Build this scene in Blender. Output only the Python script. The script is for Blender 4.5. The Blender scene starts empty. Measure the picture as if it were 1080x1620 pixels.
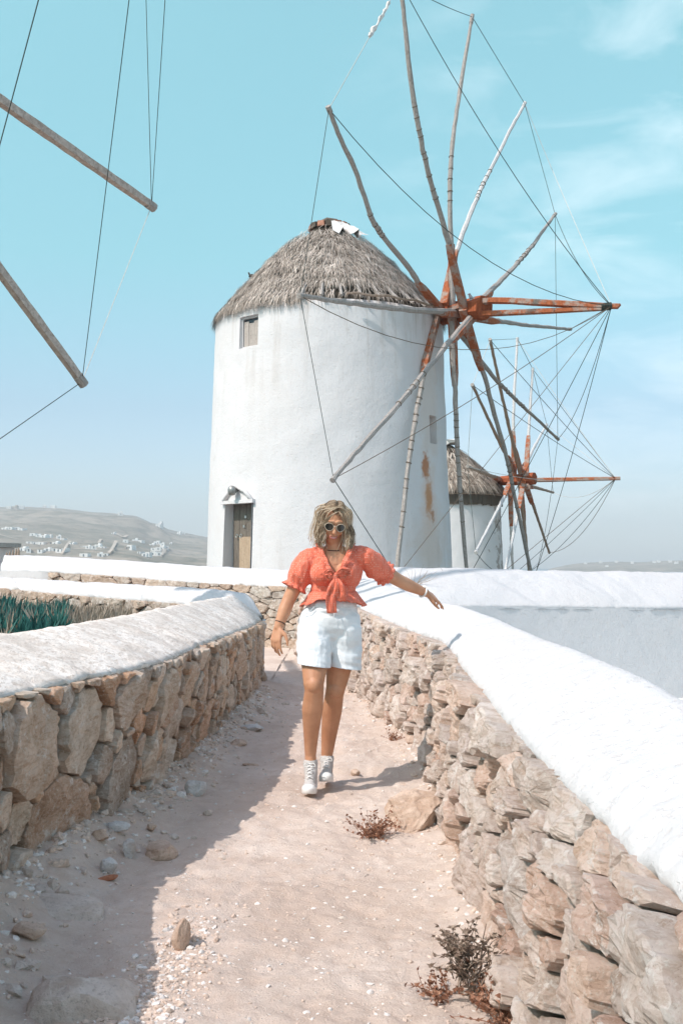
import bpy, bmesh, math, random
import numpy as np
from mathutils import Vector, Matrix, Quaternion, noise

random.seed(11)
RNG = np.random.default_rng(5)
scene = bpy.context.scene
COL = scene.collection

# ------------------------------------------------------------------ camera
F = 1750.0                                  # focal length in photo pixels (photo 1080 x 1620)
PITCH = math.atan(85 / F)
CAM = Vector((0, 0, 1.3))
cd = bpy.data.cameras.new('camera')
cam = bpy.data.objects.new('camera', cd)
COL.objects.link(cam)
cam.location = CAM
cam.rotation_euler = (math.radians(90) + PITCH, 0, 0)
cd.sensor_fit = 'VERTICAL'
cd.sensor_height = 36
cd.lens = 36 * F / 1620
cd.clip_start = .05
cd.clip_end = 20000
scene.camera = cam

def P(px, py, Y):
    """the point of the place seen at photo pixel px,py at distance Y ahead"""
    x = px - 540; up = 810 - py
    yc = F * math.cos(PITCH) - up * math.sin(PITCH)
    zc = F * math.sin(PITCH) + up * math.cos(PITCH)
    return CAM + Vector((x, yc, zc)) * (Y / yc)

# ------------------------------------------------------------------ light
SUN_AZ = math.radians(55)                   # from -Y (behind the camera) towards -X (left)
SUN_EL = math.radians(50)
tosun = Vector((-math.sin(SUN_AZ) * math.cos(SUN_EL), -math.cos(SUN_AZ) * math.cos(SUN_EL), math.sin(SUN_EL)))
sl = bpy.data.lights.new('sun', 'SUN')
sun = bpy.data.objects.new('sun', sl)
COL.objects.link(sun)
sun.rotation_euler = tosun.to_track_quat('Z', 'Y').to_euler()
sun.location = (0, 0, 30)
sl.energy = 3.2
sl.angle = math.radians(.53)
sl.color = (1.0, .925, .865)

world = bpy.data.worlds.new('World')
scene.world = world
world.use_nodes = True
wn = world.node_tree
for n in list(wn.nodes): wn.nodes.remove(n)
def N(t, nodes, **k):
    n = nodes.new(t)
    for a, b in k.items(): setattr(n, a, b)
    return n
wo = N('ShaderNodeOutputWorld', wn.nodes)
bg = N('ShaderNodeBackground', wn.nodes)
bg.inputs['Strength'].default_value = .138
sky = N('ShaderNodeTexSky', wn.nodes, sky_type='NISHITA')
sky.sun_disc = False
sky.sun_elevation = SUN_EL
sky.sun_rotation = math.atan2(tosun.x, tosun.y)
sky.air_density = 1.0; sky.dust_density = .9; sky.ozone_density = 1.0
tint = N('ShaderNodeMix', wn.nodes, data_type='RGBA', blend_type='MULTIPLY')
tint.inputs[0].default_value = 1
tz = N('ShaderNodeTexCoord', wn.nodes); sz = N('ShaderNodeSeparateXYZ', wn.nodes); tr = N('ShaderNodeValToRGB', wn.nodes)
wn.links.new(tz.outputs['Generated'], sz.inputs[0]); wn.links.new(sz.outputs[2], tr.inputs[0])
for i, (p_, c_) in enumerate([(0, (1.08, 1.20, 1.50)), (.05, (.90, .98, 1.12)), (.14, (.88, 1.00, 1.00)), (.27, (1.00, 1.46, 1.12)), (.455, (1.42, 1.98, 1.38)), (.75, (2.0, 1.70, 1.48)), (1., (2.0, 1.70, 1.48))]):
    if i > 1: tr.color_ramp.elements.new(.5)
    # ramp colours are kept below 1, the strength is given back after
for e_, (p_, c_) in zip(tr.color_ramp.elements, [(0, (1.08, 1.20, 1.50)), (.05, (.90, .98, 1.12)), (.14, (.88, 1.00, 1.00)), (.27, (1.00, 1.46, 1.12)), (.455, (1.42, 1.98, 1.38)), (.75, (2.0, 1.70, 1.48)), (1., (2.0, 1.70, 1.48))]):
    e_.position = p_; e_.color = (c_[0], c_[1], c_[2], 1)
wn.links.new(tr.outputs[0], tint.inputs[7])
wn.links.new(sky.outputs[0], tint.inputs[6])
# thin high cloud
tc = N('ShaderNodeTexCoord', wn.nodes)
mp = N('ShaderNodeMapping', wn.nodes)
mp.inputs['Scale'].default_value = (3.0, 3.0, 9.0)
mp.inputs['Rotation'].default_value = (0, .28, 0)
wn.links.new(tc.outputs['Generated'], mp.inputs[0])
nz = N('ShaderNodeTexNoise', wn.nodes)
nz.inputs['Scale'].default_value = 2.3; nz.inputs['Detail'].default_value = 9
nz.inputs['Roughness'].default_value = .55; nz.inputs['Distortion'].default_value = .5
wn.links.new(mp.outputs[0], nz.inputs[0])
cr = N('ShaderNodeValToRGB', wn.nodes)
cr.color_ramp.elements[0].position = .47; cr.color_ramp.elements[1].position = .78
cr.color_ramp.elements[0].color = (0, 0, 0, 1); cr.color_ramp.elements[1].color = (.50, .50, .50, 1)
wn.links.new(nz.outputs[0], cr.inputs[0])
# more cloud towards the right of the view, less to the left
sx = N('ShaderNodeSeparateXYZ', wn.nodes)
wn.links.new(tc.outputs['Generated'], sx.inputs[0])
mr = N('ShaderNodeMapRange', wn.nodes)
mr.inputs[1].default_value = -.02; mr.inputs[2].default_value = .22
wn.links.new(sx.outputs[0], mr.inputs[0])
mu = N('ShaderNodeMath', wn.nodes, operation='MULTIPLY')
wn.links.new(cr.outputs[0], mu.inputs[0]); wn.links.new(mr.outputs[0], mu.inputs[1])
cm = N('ShaderNodeMix', wn.nodes, data_type='RGBA')
cm.inputs[7].default_value = (7.2, 7.9, 8.3, 1)
wn.links.new(mu.outputs[0], cm.inputs[0]); wn.links.new(tint.outputs[2], cm.inputs[6])
wn.links.new(cm.outputs[2], bg.inputs[0])
wn.links.new(bg.outputs[0], wo.inputs[0])

scene.view_settings.view_transform = 'Standard'
scene.view_settings.look = 'None'
scene.view_settings.gamma = 1
scene.view_settings.use_curve_mapping = False
scene.view_settings.exposure = .36
scene.render.engine = 'CYCLES'

# ------------------------------------------------------------------ helpers
def mesh_from(verts, faces, smooth=False):
    me = bpy.data.meshes.new('mesh')
    me.from_pydata([tuple(v) for v in verts], [], faces)
    me.validate(); me.update()
    if smooth: me.polygons.foreach_set('use_smooth', [True] * len(me.polygons))
    return me

def link(name, me, mat=None, parent=None, kind=None, label=None, cat=None, group=None):
    o = bpy.data.objects.new(name, me)
    COL.objects.link(o)
    if mat is not None:
        for m in (mat if isinstance(mat, (list, tuple)) else [mat]): me.materials.append(m)
    if parent is not None:
        o.parent = parent
        if parent.parent is None: o.location = -parent.location
    if kind: o['kind'] = kind
    if label: o['label'] = label
    if cat: o['category'] = cat
    if group: o['group'] = group
    return o

def obj(name, verts, faces, mat=None, parent=None, smooth=False, **k):
    return link(name, mesh_from(verts, faces, smooth), mat, parent, **k)

def thing(name, label, cat, loc=(0, 0, 0), group=None):
    o = bpy.data.objects.new(name, None)
    COL.objects.link(o)
    o.location = loc; o.empty_display_size = .2
    o['label'] = label; o['category'] = cat
    if group: o['group'] = group
    return o

class MB:
    """collects verts / faces (world coordinates)"""
    def __init__(s): s.v = []; s.f = []; s.m = []
    def add(s, v, f, mi=0):
        b = len(s.v); s.v += [Vector(p) for p in v]; s.f += [tuple(i + b for i in q) for q in f]; s.m += [mi] * len(f)
    def box(s, c, size, rot=None, mi=0, jit=0):
        c = Vector(c); v = []
        for i in (-1, 1):
            for j in (-1, 1):
                for k in (-1, 1):
                    p = Vector((i * size[0] / 2, j * size[1] / 2, k * size[2] / 2))
                    if jit: p += Vector((random.uniform(-jit, jit), random.uniform(-jit, jit), random.uniform(-jit, jit)))
                    if rot is not None: p = rot @ p
                    v.append(c + p)
        s.add(v, [(0, 1, 3, 2), (4, 6, 7, 5), (0, 4, 5, 1), (2, 3, 7, 6), (0, 2, 6, 4), (1, 5, 7, 3)], mi)
    def tube(s, pts, rad, n=6, cap=True, mi=0, flat=1.0, twist=0, jit=0):
        pts = [Vector(p) for p in pts]
        if not isinstance(rad, (list, tuple)): rad = [rad] * len(pts)
        t0 = (pts[1] - pts[0]).normalized()
        ref = Vector((0, 0, 1)) if abs(t0.z) < .9 else Vector((1, 0, 0))
        v = []; u = t0.cross(ref).normalized()
        for i, p in enumerate(pts):
            t = (pts[min(i + 1, len(pts) - 1)] - pts[max(i - 1, 0)])
            t = t.normalized() if t.length > 1e-9 else t0
            u = (u - t * u.dot(t)); u = u.normalized() if u.length > 1e-6 else t.orthogonal().normalized()
            w = t.cross(u)
            for k in range(n):
                a = 2 * math.pi * (k + .5) / n + twist * i
                r = rad[i] * (1 + (random.uniform(-jit, jit) if jit else 0))
                v.append(p + u * (math.cos(a) * r) + w * (math.sin(a) * r * flat))
        f = [(i * n + k, i * n + (k + 1) % n, (i + 1) * n + (k + 1) % n, (i + 1) * n + k)
             for i in range(len(pts) - 1) for k in range(n)]
        if cap:
            f += [tuple(reversed(range(n))), tuple((len(pts) - 1) * n + k for k in range(n))]
        s.add(v, f, mi)
    def out(s, name, mat, parent=None, smooth=False, **k):
        o = obj(name, s.v, s.f, mat, parent, smooth, **k)
        if any(s.m) and len(s.m) == len(o.data.polygons): o.data.polygons.foreach_set('material_index', s.m)
        return o

def lerp(a, b, t): return a + (b - a) * t
def smooth01(t): t = max(0., min(1., t)); return t * t * (3 - 2 * t)
def fbm(p, sc=1., oct=4): return noise.fractal(Vector(p) * sc, 1.0, 2.0, oct)

def interp(xs, ys, x):
    if x <= xs[0]: return ys[0]
    for i in range(len(xs) - 1):
        if x <= xs[i + 1]:
            t = (x - xs[i]) / (xs[i + 1] - xs[i]); return ys[i] * (1 - t) + ys[i + 1] * t
    return ys[-1]

def crom(pts, s):
    """Catmull-Rom through a list of Vectors, s in 0..n-1"""
    n = len(pts); i = min(int(s), n - 2); t = s - i
    p1, p2 = pts[i], pts[i + 1]
    p0 = pts[i - 1] if i > 0 else p1 * 2 - p2
    p3 = pts[i + 2] if i + 2 < n else p2 * 2 - p1
    return .5 * ((2 * p1) + (p2 - p0) * t + (2 * p0 - 5 * p1 + 4 * p2 - p3) * t * t + (3 * p1 - p0 - 3 * p2 + p3) * t * t * t)
def curve(pts, n):
    pts = [Vector(p) for p in pts]
    return [crom(pts, (len(pts) - 1) * i / (n - 1)) for i in range(n)]
# ------------------------------------------------------------------ materials
def newmat(name, rough=.85, spec=.25):
    m = bpy.data.materials.new(name); m.use_nodes = True
    nt = m.node_tree; b = nt.nodes['Principled BSDF']
    b.inputs['Roughness'].default_value = rough
    b.inputs['Specular IOR Level'].default_value = spec
    return m, nt, b
def c4(c): return (c[0], c[1], c[2], 1)
def coords(nt, kind='Object', scale=None):
    t = N('ShaderNodeTexCoord', nt.nodes)
    if kind == 'World':
        t = N('ShaderNodeNewGeometry', nt.nodes); out = t.outputs['Position']
    else: out = t.outputs[kind]
    if scale:
        mp = N('ShaderNodeMapping', nt.nodes); mp.inputs['Scale'].default_value = scale
        nt.links.new(out, mp.inputs[0]); out = mp.outputs[0]
    return out
def tex_noise(nt, co, scale, detail=6, rough=.6, dist=0):
    n = N('ShaderNodeTexNoise', nt.nodes)
    n.inputs['Scale'].default_value = scale; n.inputs['Detail'].default_value = detail
    n.inputs['Roughness'].default_value = rough; n.inputs['Distortion'].default_value = dist
    nt.links.new(co, n.inputs[0]); return n.outputs[0]
def ramp(nt, fac, stops):
    r = N('ShaderNodeValToRGB', nt.nodes); e = r.color_ramp.elements
    while len(e) < len(stops): e.new(.5)
    for i, (p, c) in enumerate(stops):
        e[i].position = p; e[i].color = c4(c) if hasattr(c, '__len__') else (c, c, c, 1)
    nt.links.new(fac, r.inputs[0]); return r.outputs[0]
def mix(nt, fac, a, b, mode='MIX'):
    m = N('ShaderNodeMix', nt.nodes, data_type='RGBA', blend_type=mode)
    for s, v in ((0, fac), (6, a), (7, b)):
        if hasattr(v, 'is_output'): nt.links.new(v, m.inputs[s])
        else: m.inputs[s].default_value = v if s == 0 else c4(v)
    return m.outputs[2]
def math_(nt, op, a, b=0.):
    m = N('ShaderNodeMath', nt.nodes, operation=op)
    for s, v in ((0, a), (1, b)):
        if hasattr(v, 'is_output'): nt.links.new(v, m.inputs[s])
        else: m.inputs[s].default_value = v
    return m.outputs[0]
def bump(nt, b, h, strength=.5, dist=.02, prev=None):
    n = N('ShaderNodeBump', nt.nodes)
    n.inputs['Strength'].default_value = strength; n.inputs['Distance'].default_value = dist
    nt.links.new(h, n.inputs['Height'])
    if prev is not None: nt.links.new(prev, n.inputs['Normal'])
    nt.links.new(n.outputs[0], b.inputs['Normal']); return n.outputs[0]
def setc(nt, b, c):
    if hasattr(c, 'is_output'): nt.links.new(c, b.inputs['Base Color'])
    else: b.inputs['Base Color'].default_value = c4(c)

def plain(name, c, rough=.7, spec=.3, var=.12, scale=20, bmp=.2, metallic=0):
    m, nt, b = newmat(name, rough, spec)
    co = coords(nt)
    n = tex_noise(nt, co, scale, 5)
    setc(nt, b, mix(nt, ramp(nt, n, [(.3, 0.), (.7, 1.)]), [x * (1 - var) for x in c], [min(1, x * (1 + var)) for x in c]))
    if bmp: bump(nt, b, n, bmp, .01)
    b.inputs['Metallic'].default_value = metallic
    return m

def stone_mat(name, cols, speck=(.7, .66, .60), dark=.55, bs=.6):
    m, nt, b = newmat(name, .92, .2)
    oi = N('ShaderNodeObjectInfo', nt.nodes)
    base = ramp(nt, oi.outputs['Random'], [(i / (len(cols) - 1), c) for i, c in enumerate(cols)])
    co = coords(nt, 'World')
    # shift the pattern from stone to stone
    off = N('ShaderNodeVectorMath', nt.nodes, operation='ADD')
    rv = N('ShaderNodeCombineXYZ', nt.nodes)
    nt.links.new(math_(nt, 'MULTIPLY', oi.outputs['Random'], 37.), rv.inputs[0])
    nt.links.new(math_(nt, 'MULTIPLY', oi.outputs['Random'], 91.), rv.inputs[2])
    nt.links.new(co, off.inputs[0]); nt.links.new(rv.outputs[0], off.inputs[1])
    co2 = off.outputs[0]
    st = N('ShaderNodeMapping', nt.nodes); st.inputs['Scale'].default_value = (1, 1, 3.2); st.inputs['Rotation'].default_value = (.5, .4, 0)
    nt.links.new(co2, st.inputs[0])
    big = tex_noise(nt, co2, 6, 8, .65, .3)
    fine = tex_noise(nt, co2, 70, 10, .8)
    strata = tex_noise(nt, st.outputs[0], 14, 8, .7, .8)
    c = mix(nt, ramp(nt, big, [(.35, 0.), (.65, 1.)]), mix(nt, 1., base, (dark + .12, dark + .06, dark, ), 'MULTIPLY'), base)
    c = mix(nt, ramp(nt, strata, [(.43, .42), (.50, 0.)]), c, mix(nt, 1., c, (.62, .5, .40), 'MULTIPLY'))
    c = mix(nt, ramp(nt, fine, [(.53, 0.), (.64, .8)]), c, speck)
    lich = tex_noise(nt, co2, 11, 9, .75, .2)
    c = mix(nt, ramp(nt, lich, [(.56, 0.), (.62, .65)]), c, (.78, .74, .70))
    c = mix(nt, ramp(nt, fine, [(.30, .85), (.44, 0.)]), c, mix(nt, 1., c, (.40, .32, .27), 'MULTIPLY'))
    setc(nt, b, c)
    h = math_(nt, 'ADD', math_(nt, 'MULTIPLY', fine, .9), math_(nt, 'ADD', math_(nt, 'MULTIPLY', strata, .30), math_(nt, 'MULTIPLY', big, .8)))
    bump(nt, b, h, bs, .03)
    return m

M = {}
M['stone_brown'] = stone_mat('stone_brown', [(.82, .51, .34), (.64, .50, .41), (.86, .60, .42), (.82, .75, .68), (.64, .41, .28), (.86, .72, .60), (.54, .46, .40), (.78, .57, .43)], bs=.75)
M['stone_pale'] = stone_mat('stone_pale', [(.78, .61, .52), (.66, .57, .53), (.82, .65, .55), (.64, .45, .37), (.82, .72, .66), (.56, .48, .44), (.84, .70, .61)], dark=.66, bs=.75)
M['stone_far'] = stone_mat('stone_far', [(.58, .46, .38), (.54, .49, .45), (.64, .51, .41), (.50, .39, .32), (.62, .57, .52)], dark=.6, bs=.6)

def mortar(k=1.):
    m, nt, b = newmat('mortar', .95, .1)
    co = coords(nt, 'World')
    n = tex_noise(nt, co, 18, 8, .7)
    n2 = tex_noise(nt, co, 90, 6, .7)
    setc(nt, b, mix(nt, n2, ramp(nt, n, [(.3, (.16 * k, .11 * k, .08 * k)), (.55, (.30 * k, .22 * k, .17 * k)), (.75, (.48 * k, .39 * k, .33 * k))]), (.30 * k, .23 * k, .18 * k)))
    bump(nt, b, math_(nt, 'ADD', n, n2), .9, .03)
    return m
M['mortar'] = mortar(); M['mortar_pale'] = mortar(1.25)
M['bounce'] = plain('bounce_white', (.78, .77, .76), .9, .2, .06, 3, .2)  # for the added floor that reflects sun onto the shaded wall face

def plaster(name, white=(.685, .665, .67), dirt=(.62, .54, .48), amount=.25, bs=.4, flecks=0., scale=1.0):
    m, nt, b = newmat(name, .88, .2)
    co = coords(nt, 'World')
    big = tex_noise(nt, co, .9 * scale, 8, .62, .2)
    mid = tex_noise(nt, co, 7 * scale, 8, .62, .1)
    fine = tex_noise(nt, co, 45 * scale, 8, .7)
    v = N('ShaderNodeTexVoronoi', nt.nodes); v.feature = 'DISTANCE_TO_EDGE'; v.inputs['Scale'].default_value = 14 * scale
    wv = N('ShaderNodeVectorMath', nt.nodes, operation='ADD')
    mm = N('ShaderNodeMapping', nt.nodes); mm.inputs['Scale'].default_value = (.35,) * 3
    nt.links.new(co, wv.inputs[0]); 
    nf = N('ShaderNodeTexNoise', nt.nodes); nf.inputs['Scale'].default_value = 5 * scale; nf.inputs['Detail'].default_value = 4
    nt.links.new(co, nf.inputs[0]); nt.links.new(nf.outputs[1], mm.inputs[0]); nt.links.new(mm.outputs[0], wv.inputs[1])
    nt.links.new(wv.outputs[0], v.inputs[0])
    c = mix(nt, ramp(nt, big, [(.48, 0.), (.75, amount)]), white, dirt)
    c = mix(nt, ramp(nt, mid, [(.55, 0.), (.75, amount * .8)]), c, dirt)
    if flecks:
        st = N('ShaderNodeMapping', nt.nodes); st.inputs['Scale'].default_value = (1., .55, 1.6); st.inputs['Rotation'].default_value = (0, 0, .6)
        nt.links.new(co, st.inputs[0])
        fl = tex_noise(nt, st.outputs[0], 34, 9, .8, .3)
        c = mix(nt, ramp(nt, fl, [(.50, 0.), (.60, flecks)]), c, (.42, .33, .27))
        fl2 = tex_noise(nt, co, 5, 6, .7, .5)
        c = mix(nt, ramp(nt, fl2, [(.42, 0.), (.62, flecks)]), c, (.55, .47, .41))
    pit = tex_noise(nt, co, 30 * scale, 4, .5, 0)
    c = mix(nt, ramp(nt, pit, [(.33, .30), (.38, 0.)]), c, dirt)
    setc(nt, b, c)
    crack = ramp(nt, v.outputs[0], [(0., 0.), (.03, 1.)])
    mus = tex_noise(nt, co, 30 * scale, 4, .5, 0)
    chip = ramp(nt, mus, [(.36, 0.), (.40, 1.)])
    h = math_(nt, 'ADD', math_(nt, 'MULTIPLY', mid, .9), math_(nt, 'ADD', math_(nt, 'MULTIPLY', fine, .35), math_(nt, 'MULTIPLY', chip, .16)))
    bump(nt, b, h, bs, .03)
    return m, nt, b, c
M['cap_white'] = plaster('whitewash_bright', (.60, .587, .587), (.52, .46, .42), amount=.22, bs=.6)[0]
M['cap_worn'] = plaster('whitewash_worn', (.84, .775, .72), (.62, .50, .42), .45, .6, .72)[0]
M['cap_far'] = plaster('whitewash_far', (.61, .595, .60), amount=.16, bs=.6)[0]

def path_mat():
    m, nt, b = newmat('dusty_path', .96, .12)
    co = coords(nt, 'World')
    big = tex_noise(nt, co, 1.3, 8, .6, .3)
    mid = tex_noise(nt, co, 11, 9, .7, .2)
    fine = tex_noise(nt, co, 110, 8, .75)
    c = ramp(nt, big, [(.32, (.62, .495, .415)), (.5, (.70, .58, .50)), (.68, (.80, .69, .61))])
    c = mix(nt, ramp(nt, mid, [(.35, .55), (.55, 0.)]), c, (.60, .46, .37))
    v = N('ShaderNodeTexVoronoi', nt.nodes); v.inputs['Scale'].default_value = 60; nt.links.new(co, v.inputs[0])
    sp = ramp(nt, v.outputs['Distance'], [(.16, 1.), (.24, 0.)])
    sel = ramp(nt, v.outputs['Color'], [(.62, 0.), (.70, 1.)])
    peb = math_(nt, 'MULTIPLY', sp, sel)
    c = mix(nt, math_(nt, 'MULTIPLY', peb, .75), c, (.80, .74, .68))
    c = mix(nt, ramp(nt, fine, [(.33, .6), (.46, 0.)]), c, (.52, .39, .31))
    setc(nt, b, c)
    h = math_(nt, 'ADD', math_(nt, 'MULTIPLY', fine, .7), math_(nt, 'ADD', math_(nt, 'MULTIPLY', mid, 1.8), math_(nt, 'MULTIPLY', peb, .6)))
    bump(nt, b, h, .7, .022)
    return m
M['path'] = path_mat()
M['pebble'] = stone_mat('pebble', [(.66, .60, .55), (.52, .46, .42), (.60, .50, .42)], bs=.3)

def wood(name, a, b_, rough=.85, grain=(30, 30, 3), patch=None):
    m, nt, b = newmat(name, rough, .2)
    co = coords(nt, 'World')
    mp = N('ShaderNodeMapping', nt.nodes); mp.inputs['Scale'].default_value = grain; nt.links.new(co, mp.inputs[0])
    n = tex_noise(nt, mp.outputs[0], 1.2, 8, .7, .5)
    n2 = tex_noise(nt, co, 3.5, 8, .7)
    n3 = tex_noise(nt, co, 26, 8, .75)
    c = mix(nt, ramp(nt, n, [(.35, 0.), (.65, 1.)]), a, b_)
    if patch is not None: c = mix(nt, ramp(nt, n2, [(.47, 0.), (.56, .9)]), c, patch)
    c = mix(nt, ramp(nt, n3, [(.35, .55), (.48, 0.)]), c, [x * .4 for x in a])
    setc(nt, b, c); bump(nt, b, math_(nt, 'ADD', n, n3), .6, .02)
    return m
M['pole_wood'] = wood('weathered_pole_wood', (.27, .24, .22), (.47, .43, .40))
M['brown_pole'] = wood('brown_pole_wood', (.26, .18, .13), (.42, .33, .27))
M['orange_wood'] = wood('ochre_painted_wood', (.30, .085, .035), (.44, .145, .065), patch=(.36, .29, .25))
M['orange_deep'] = wood('ochre_beam_wood', (.24, .06, .025), (.42, .12, .05))
M['white_pole'] = wood('pale_pole_wood', (.48, .46, .45), (.68, .66, .65))
M['near_pole'] = wood('tan_pole_wood', (.36, .29, .25), (.60, .52, .46), grain=(14, 14, 14))
M['rope_dark'] = plain('dark_cable', (.035, .05, .045), .6, .3, .1, 30, 0)
M['rope_brown'] = plain('brown_rope', (.16, .12, .09), .9, .1, .2, 40, .3)
M['rope_pale'] = plain('pale_rope', (.55, .55, .53), .9, .1, .2, 40, .3)
M['cloth_rag'] = plain('rag_cloth', (.62, .60, .58), .9, .1, .2, 20, .5)
M['dark_gap'] = plain('roof_underside', (.06, .05, .04), .95, .1, .3, 12, .3)
M['door_wood'] = wood('door_dark_wood', (.13, .11, .09), (.24, .21, .18), grain=(25, 25, 2))
M['door_patch'] = wood('door_light_panel', (.40, .29, .20), (.52, .40, .29), grain=(25, 25, 2))
M['shutter'] = wood('shutter_grey_wood', (.38, .33, .30), (.52, .47, .43), grain=(25, 25, 2))
M['metal'] = plain('grey_metal', (.30, .30, .29), .45, .5, .2, 20, .1, .6)
M['steel'] = plain('bright_metal', (.6, .58, .55), .3, .5, .1, 20, 0, .9)
M['brick_red'] = plain('brick_red', (.40, .20, .14), .9, .2, .3, 14, .5)

def thatch(name, a, b_):
    m, nt, b = newmat(name, .85, .25)
    at = N('ShaderNodeAttribute', nt.nodes); at.attribute_name = 'tone'
    n = tex_noise(nt, coords(nt, 'World'), 2.2, 6, .6)
    c = ramp(nt, at.outputs['Fac'], [(0., [x * .45 for x in a]), (.35, a), (.8, b_), (1., [min(.9, x * 1.35) for x in b_])])
    c = mix(nt, ramp(nt, n, [(.4, .35), (.6, 0.)]), c, [x * .6 for x in a])
    setc(nt, b, c); return m
M['thatch'] = thatch('dry_thatch', (.34, .285, .24), (.62, .54, .48))
M['thatch_brown'] = thatch('brown_thatch', (.24, .19, .15), (.44, .38, .32))
def leafmat(name, a, b_):
    m, nt, b = newmat(name, .6, .3)
    at = N('ShaderNodeAttribute', nt.nodes); at.attribute_name = 'tone'
    setc(nt, b, ramp(nt, at.outputs['Fac'], [(0., a), (1., b_)]))
    return m
M['succulent'] = leafmat('succulent_leaf', (.012, .07, .065), (.05, .20, .17))
M['dry_leaf'] = leafmat('dry_leaf', (.22, .16, .11), (.50, .42, .35))
M['dry_red'] = leafmat('dry_red_leaf', (.20, .075, .04), (.46, .27, .18))
M['dry_twig'] = leafmat('dry_twig', (.18, .12, .09), (.42, .33, .26))
# ------------------------------------------------------------------ walls
class Wall:
    def __init__(s, st, out):
        s.base = [Vector(a[0]) for a in st]; s.lip = [Vector(a[1]) for a in st]
        s.crest = [Vector(a[2]) for a in st]; s.back = [Vector(a[3]) for a in st]
        s.n = len(st); s.out = out
        K = 60 * (s.n - 1); s.tab = [0.]; s.ss = [0.]
        prev = s._mid(0)
        for i in range(1, K + 1):
            q = s._mid((s.n - 1) * i / K); s.tab.append(s.tab[-1] + (q - prev).length); s.ss.append((s.n - 1) * i / K); prev = q
        s.L = s.tab[-1]
    def _mid(s, t): return (crom(s.base, t) + crom(s.lip, t)) * .5
    def s_of(s, u):
        return float(np.interp(u, s.tab, s.ss))
    def face(s, u, v):
        t = s.s_of(u); return crom(s.base, t).lerp(crom(s.lip, t), v)
    def normal(s, u, v=.5):
        t = s.s_of(u)
        du = s.face(min(u + .08, s.L), v) - s.face(max(u - .08, 0), v)
        dv = crom(s.lip, t) - crom(s.base, t)
        n = du.cross(dv).normalized()
        return n if n.dot(Vector(s.out(u) if callable(s.out) else s.out)) > 0 else -n

def clip(poly, px, py, nx, ny):
    """keep the side where (p - (px,py)).n <= 0"""
    res = []
    for i in range(len(poly)):
        a = poly[i]; b = poly[(i + 1) % len(poly)]
        da = (a[0] - px) * nx + (a[1] - py) * ny; db = (b[0] - px) * nx + (b[1] - py) * ny
        if da <= 0: res.append(a)
        if (da < 0) != (db < 0):
            t = da / (da - db); res.append((a[0] + (b[0] - a[0]) * t, a[1] + (b[1] - a[1]) * t))
    return res

def cells(W, H, radii, asp, seed, shear=0., zones=None):
    """irregular stone layout: weighted cells on a W x H rectangle (metres); asp > 1 = long flat stones"""
    rnd = random.Random(seed); pts = []
    Wx = W / asp
    for r, tries in radii:
        for _ in range(tries):
            x, y = rnd.uniform(0, Wx), rnd.uniform(0, H)
            rr = r * rnd.uniform(.8, 1.25)
            if zones: rr *= zones(x * asp)
            if all((x - q[0]) ** 2 + (y - q[1]) ** 2 > (.86 * (rr + q[2])) ** 2 for q in pts): pts.append((x, y, rr))
    out = []
    for i, (x, y, r) in enumerate(pts):
        poly = [(0, 0), (Wx, 0), (Wx, H), (0, H)]
        for j, (a, b, q) in enumerate(pts):
            if i == j: continue
            dx, dy = a - x, b - y; d2 = dx * dx + dy * dy
            if d2 > 2.2: continue
            t = (d2 + r * r - q * q) / (2 * d2)
            poly = clip(poly, x + dx * t, y + dy * t, dx, dy)
            if len(poly) < 3: break
        if len(poly) >= 3:
            P2 = [(p[0] * asp + (p[1] - H / 2) * shear, p[1]) for p in poly]
            P2 = [(min(max(p[0], 0), W), p[1]) for p in P2]
            out.append(P2)
    return out

def resample(poly, n):
    L = []; tot = 0
    for i in range(len(poly)):
        a, b = poly[i], poly[(i + 1) % len(poly)]
        d = math.hypot(b[0] - a[0], b[1] - a[1]); L.append(d); tot += d
    out = []
    for k in range(n):
        d = tot * k / n; i = 0
        while i < len(L) - 1 and d > L[i]: d -= L[i]; i += 1
        a, b = poly[i], poly[(i + 1) % len(poly)]; t = d / max(L[i], 1e-9)
        out.append((a[0] + (b[0] - a[0]) * min(t, 1), a[1] + (b[1] - a[1]) * min(t, 1)))
    return out

def chaikin(poly, k=.18):
    out = []
    for i in range(len(poly)):
        a, b = poly[i], poly[(i + 1) % len(poly)]
        out.append((a[0] + (b[0] - a[0]) * k, a[1] + (b[1] - a[1]) * k))
        out.append((a[0] + (b[0] - a[0]) * (1 - k), a[1] + (b[1] - a[1]) * (1 - k)))
    return out

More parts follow.
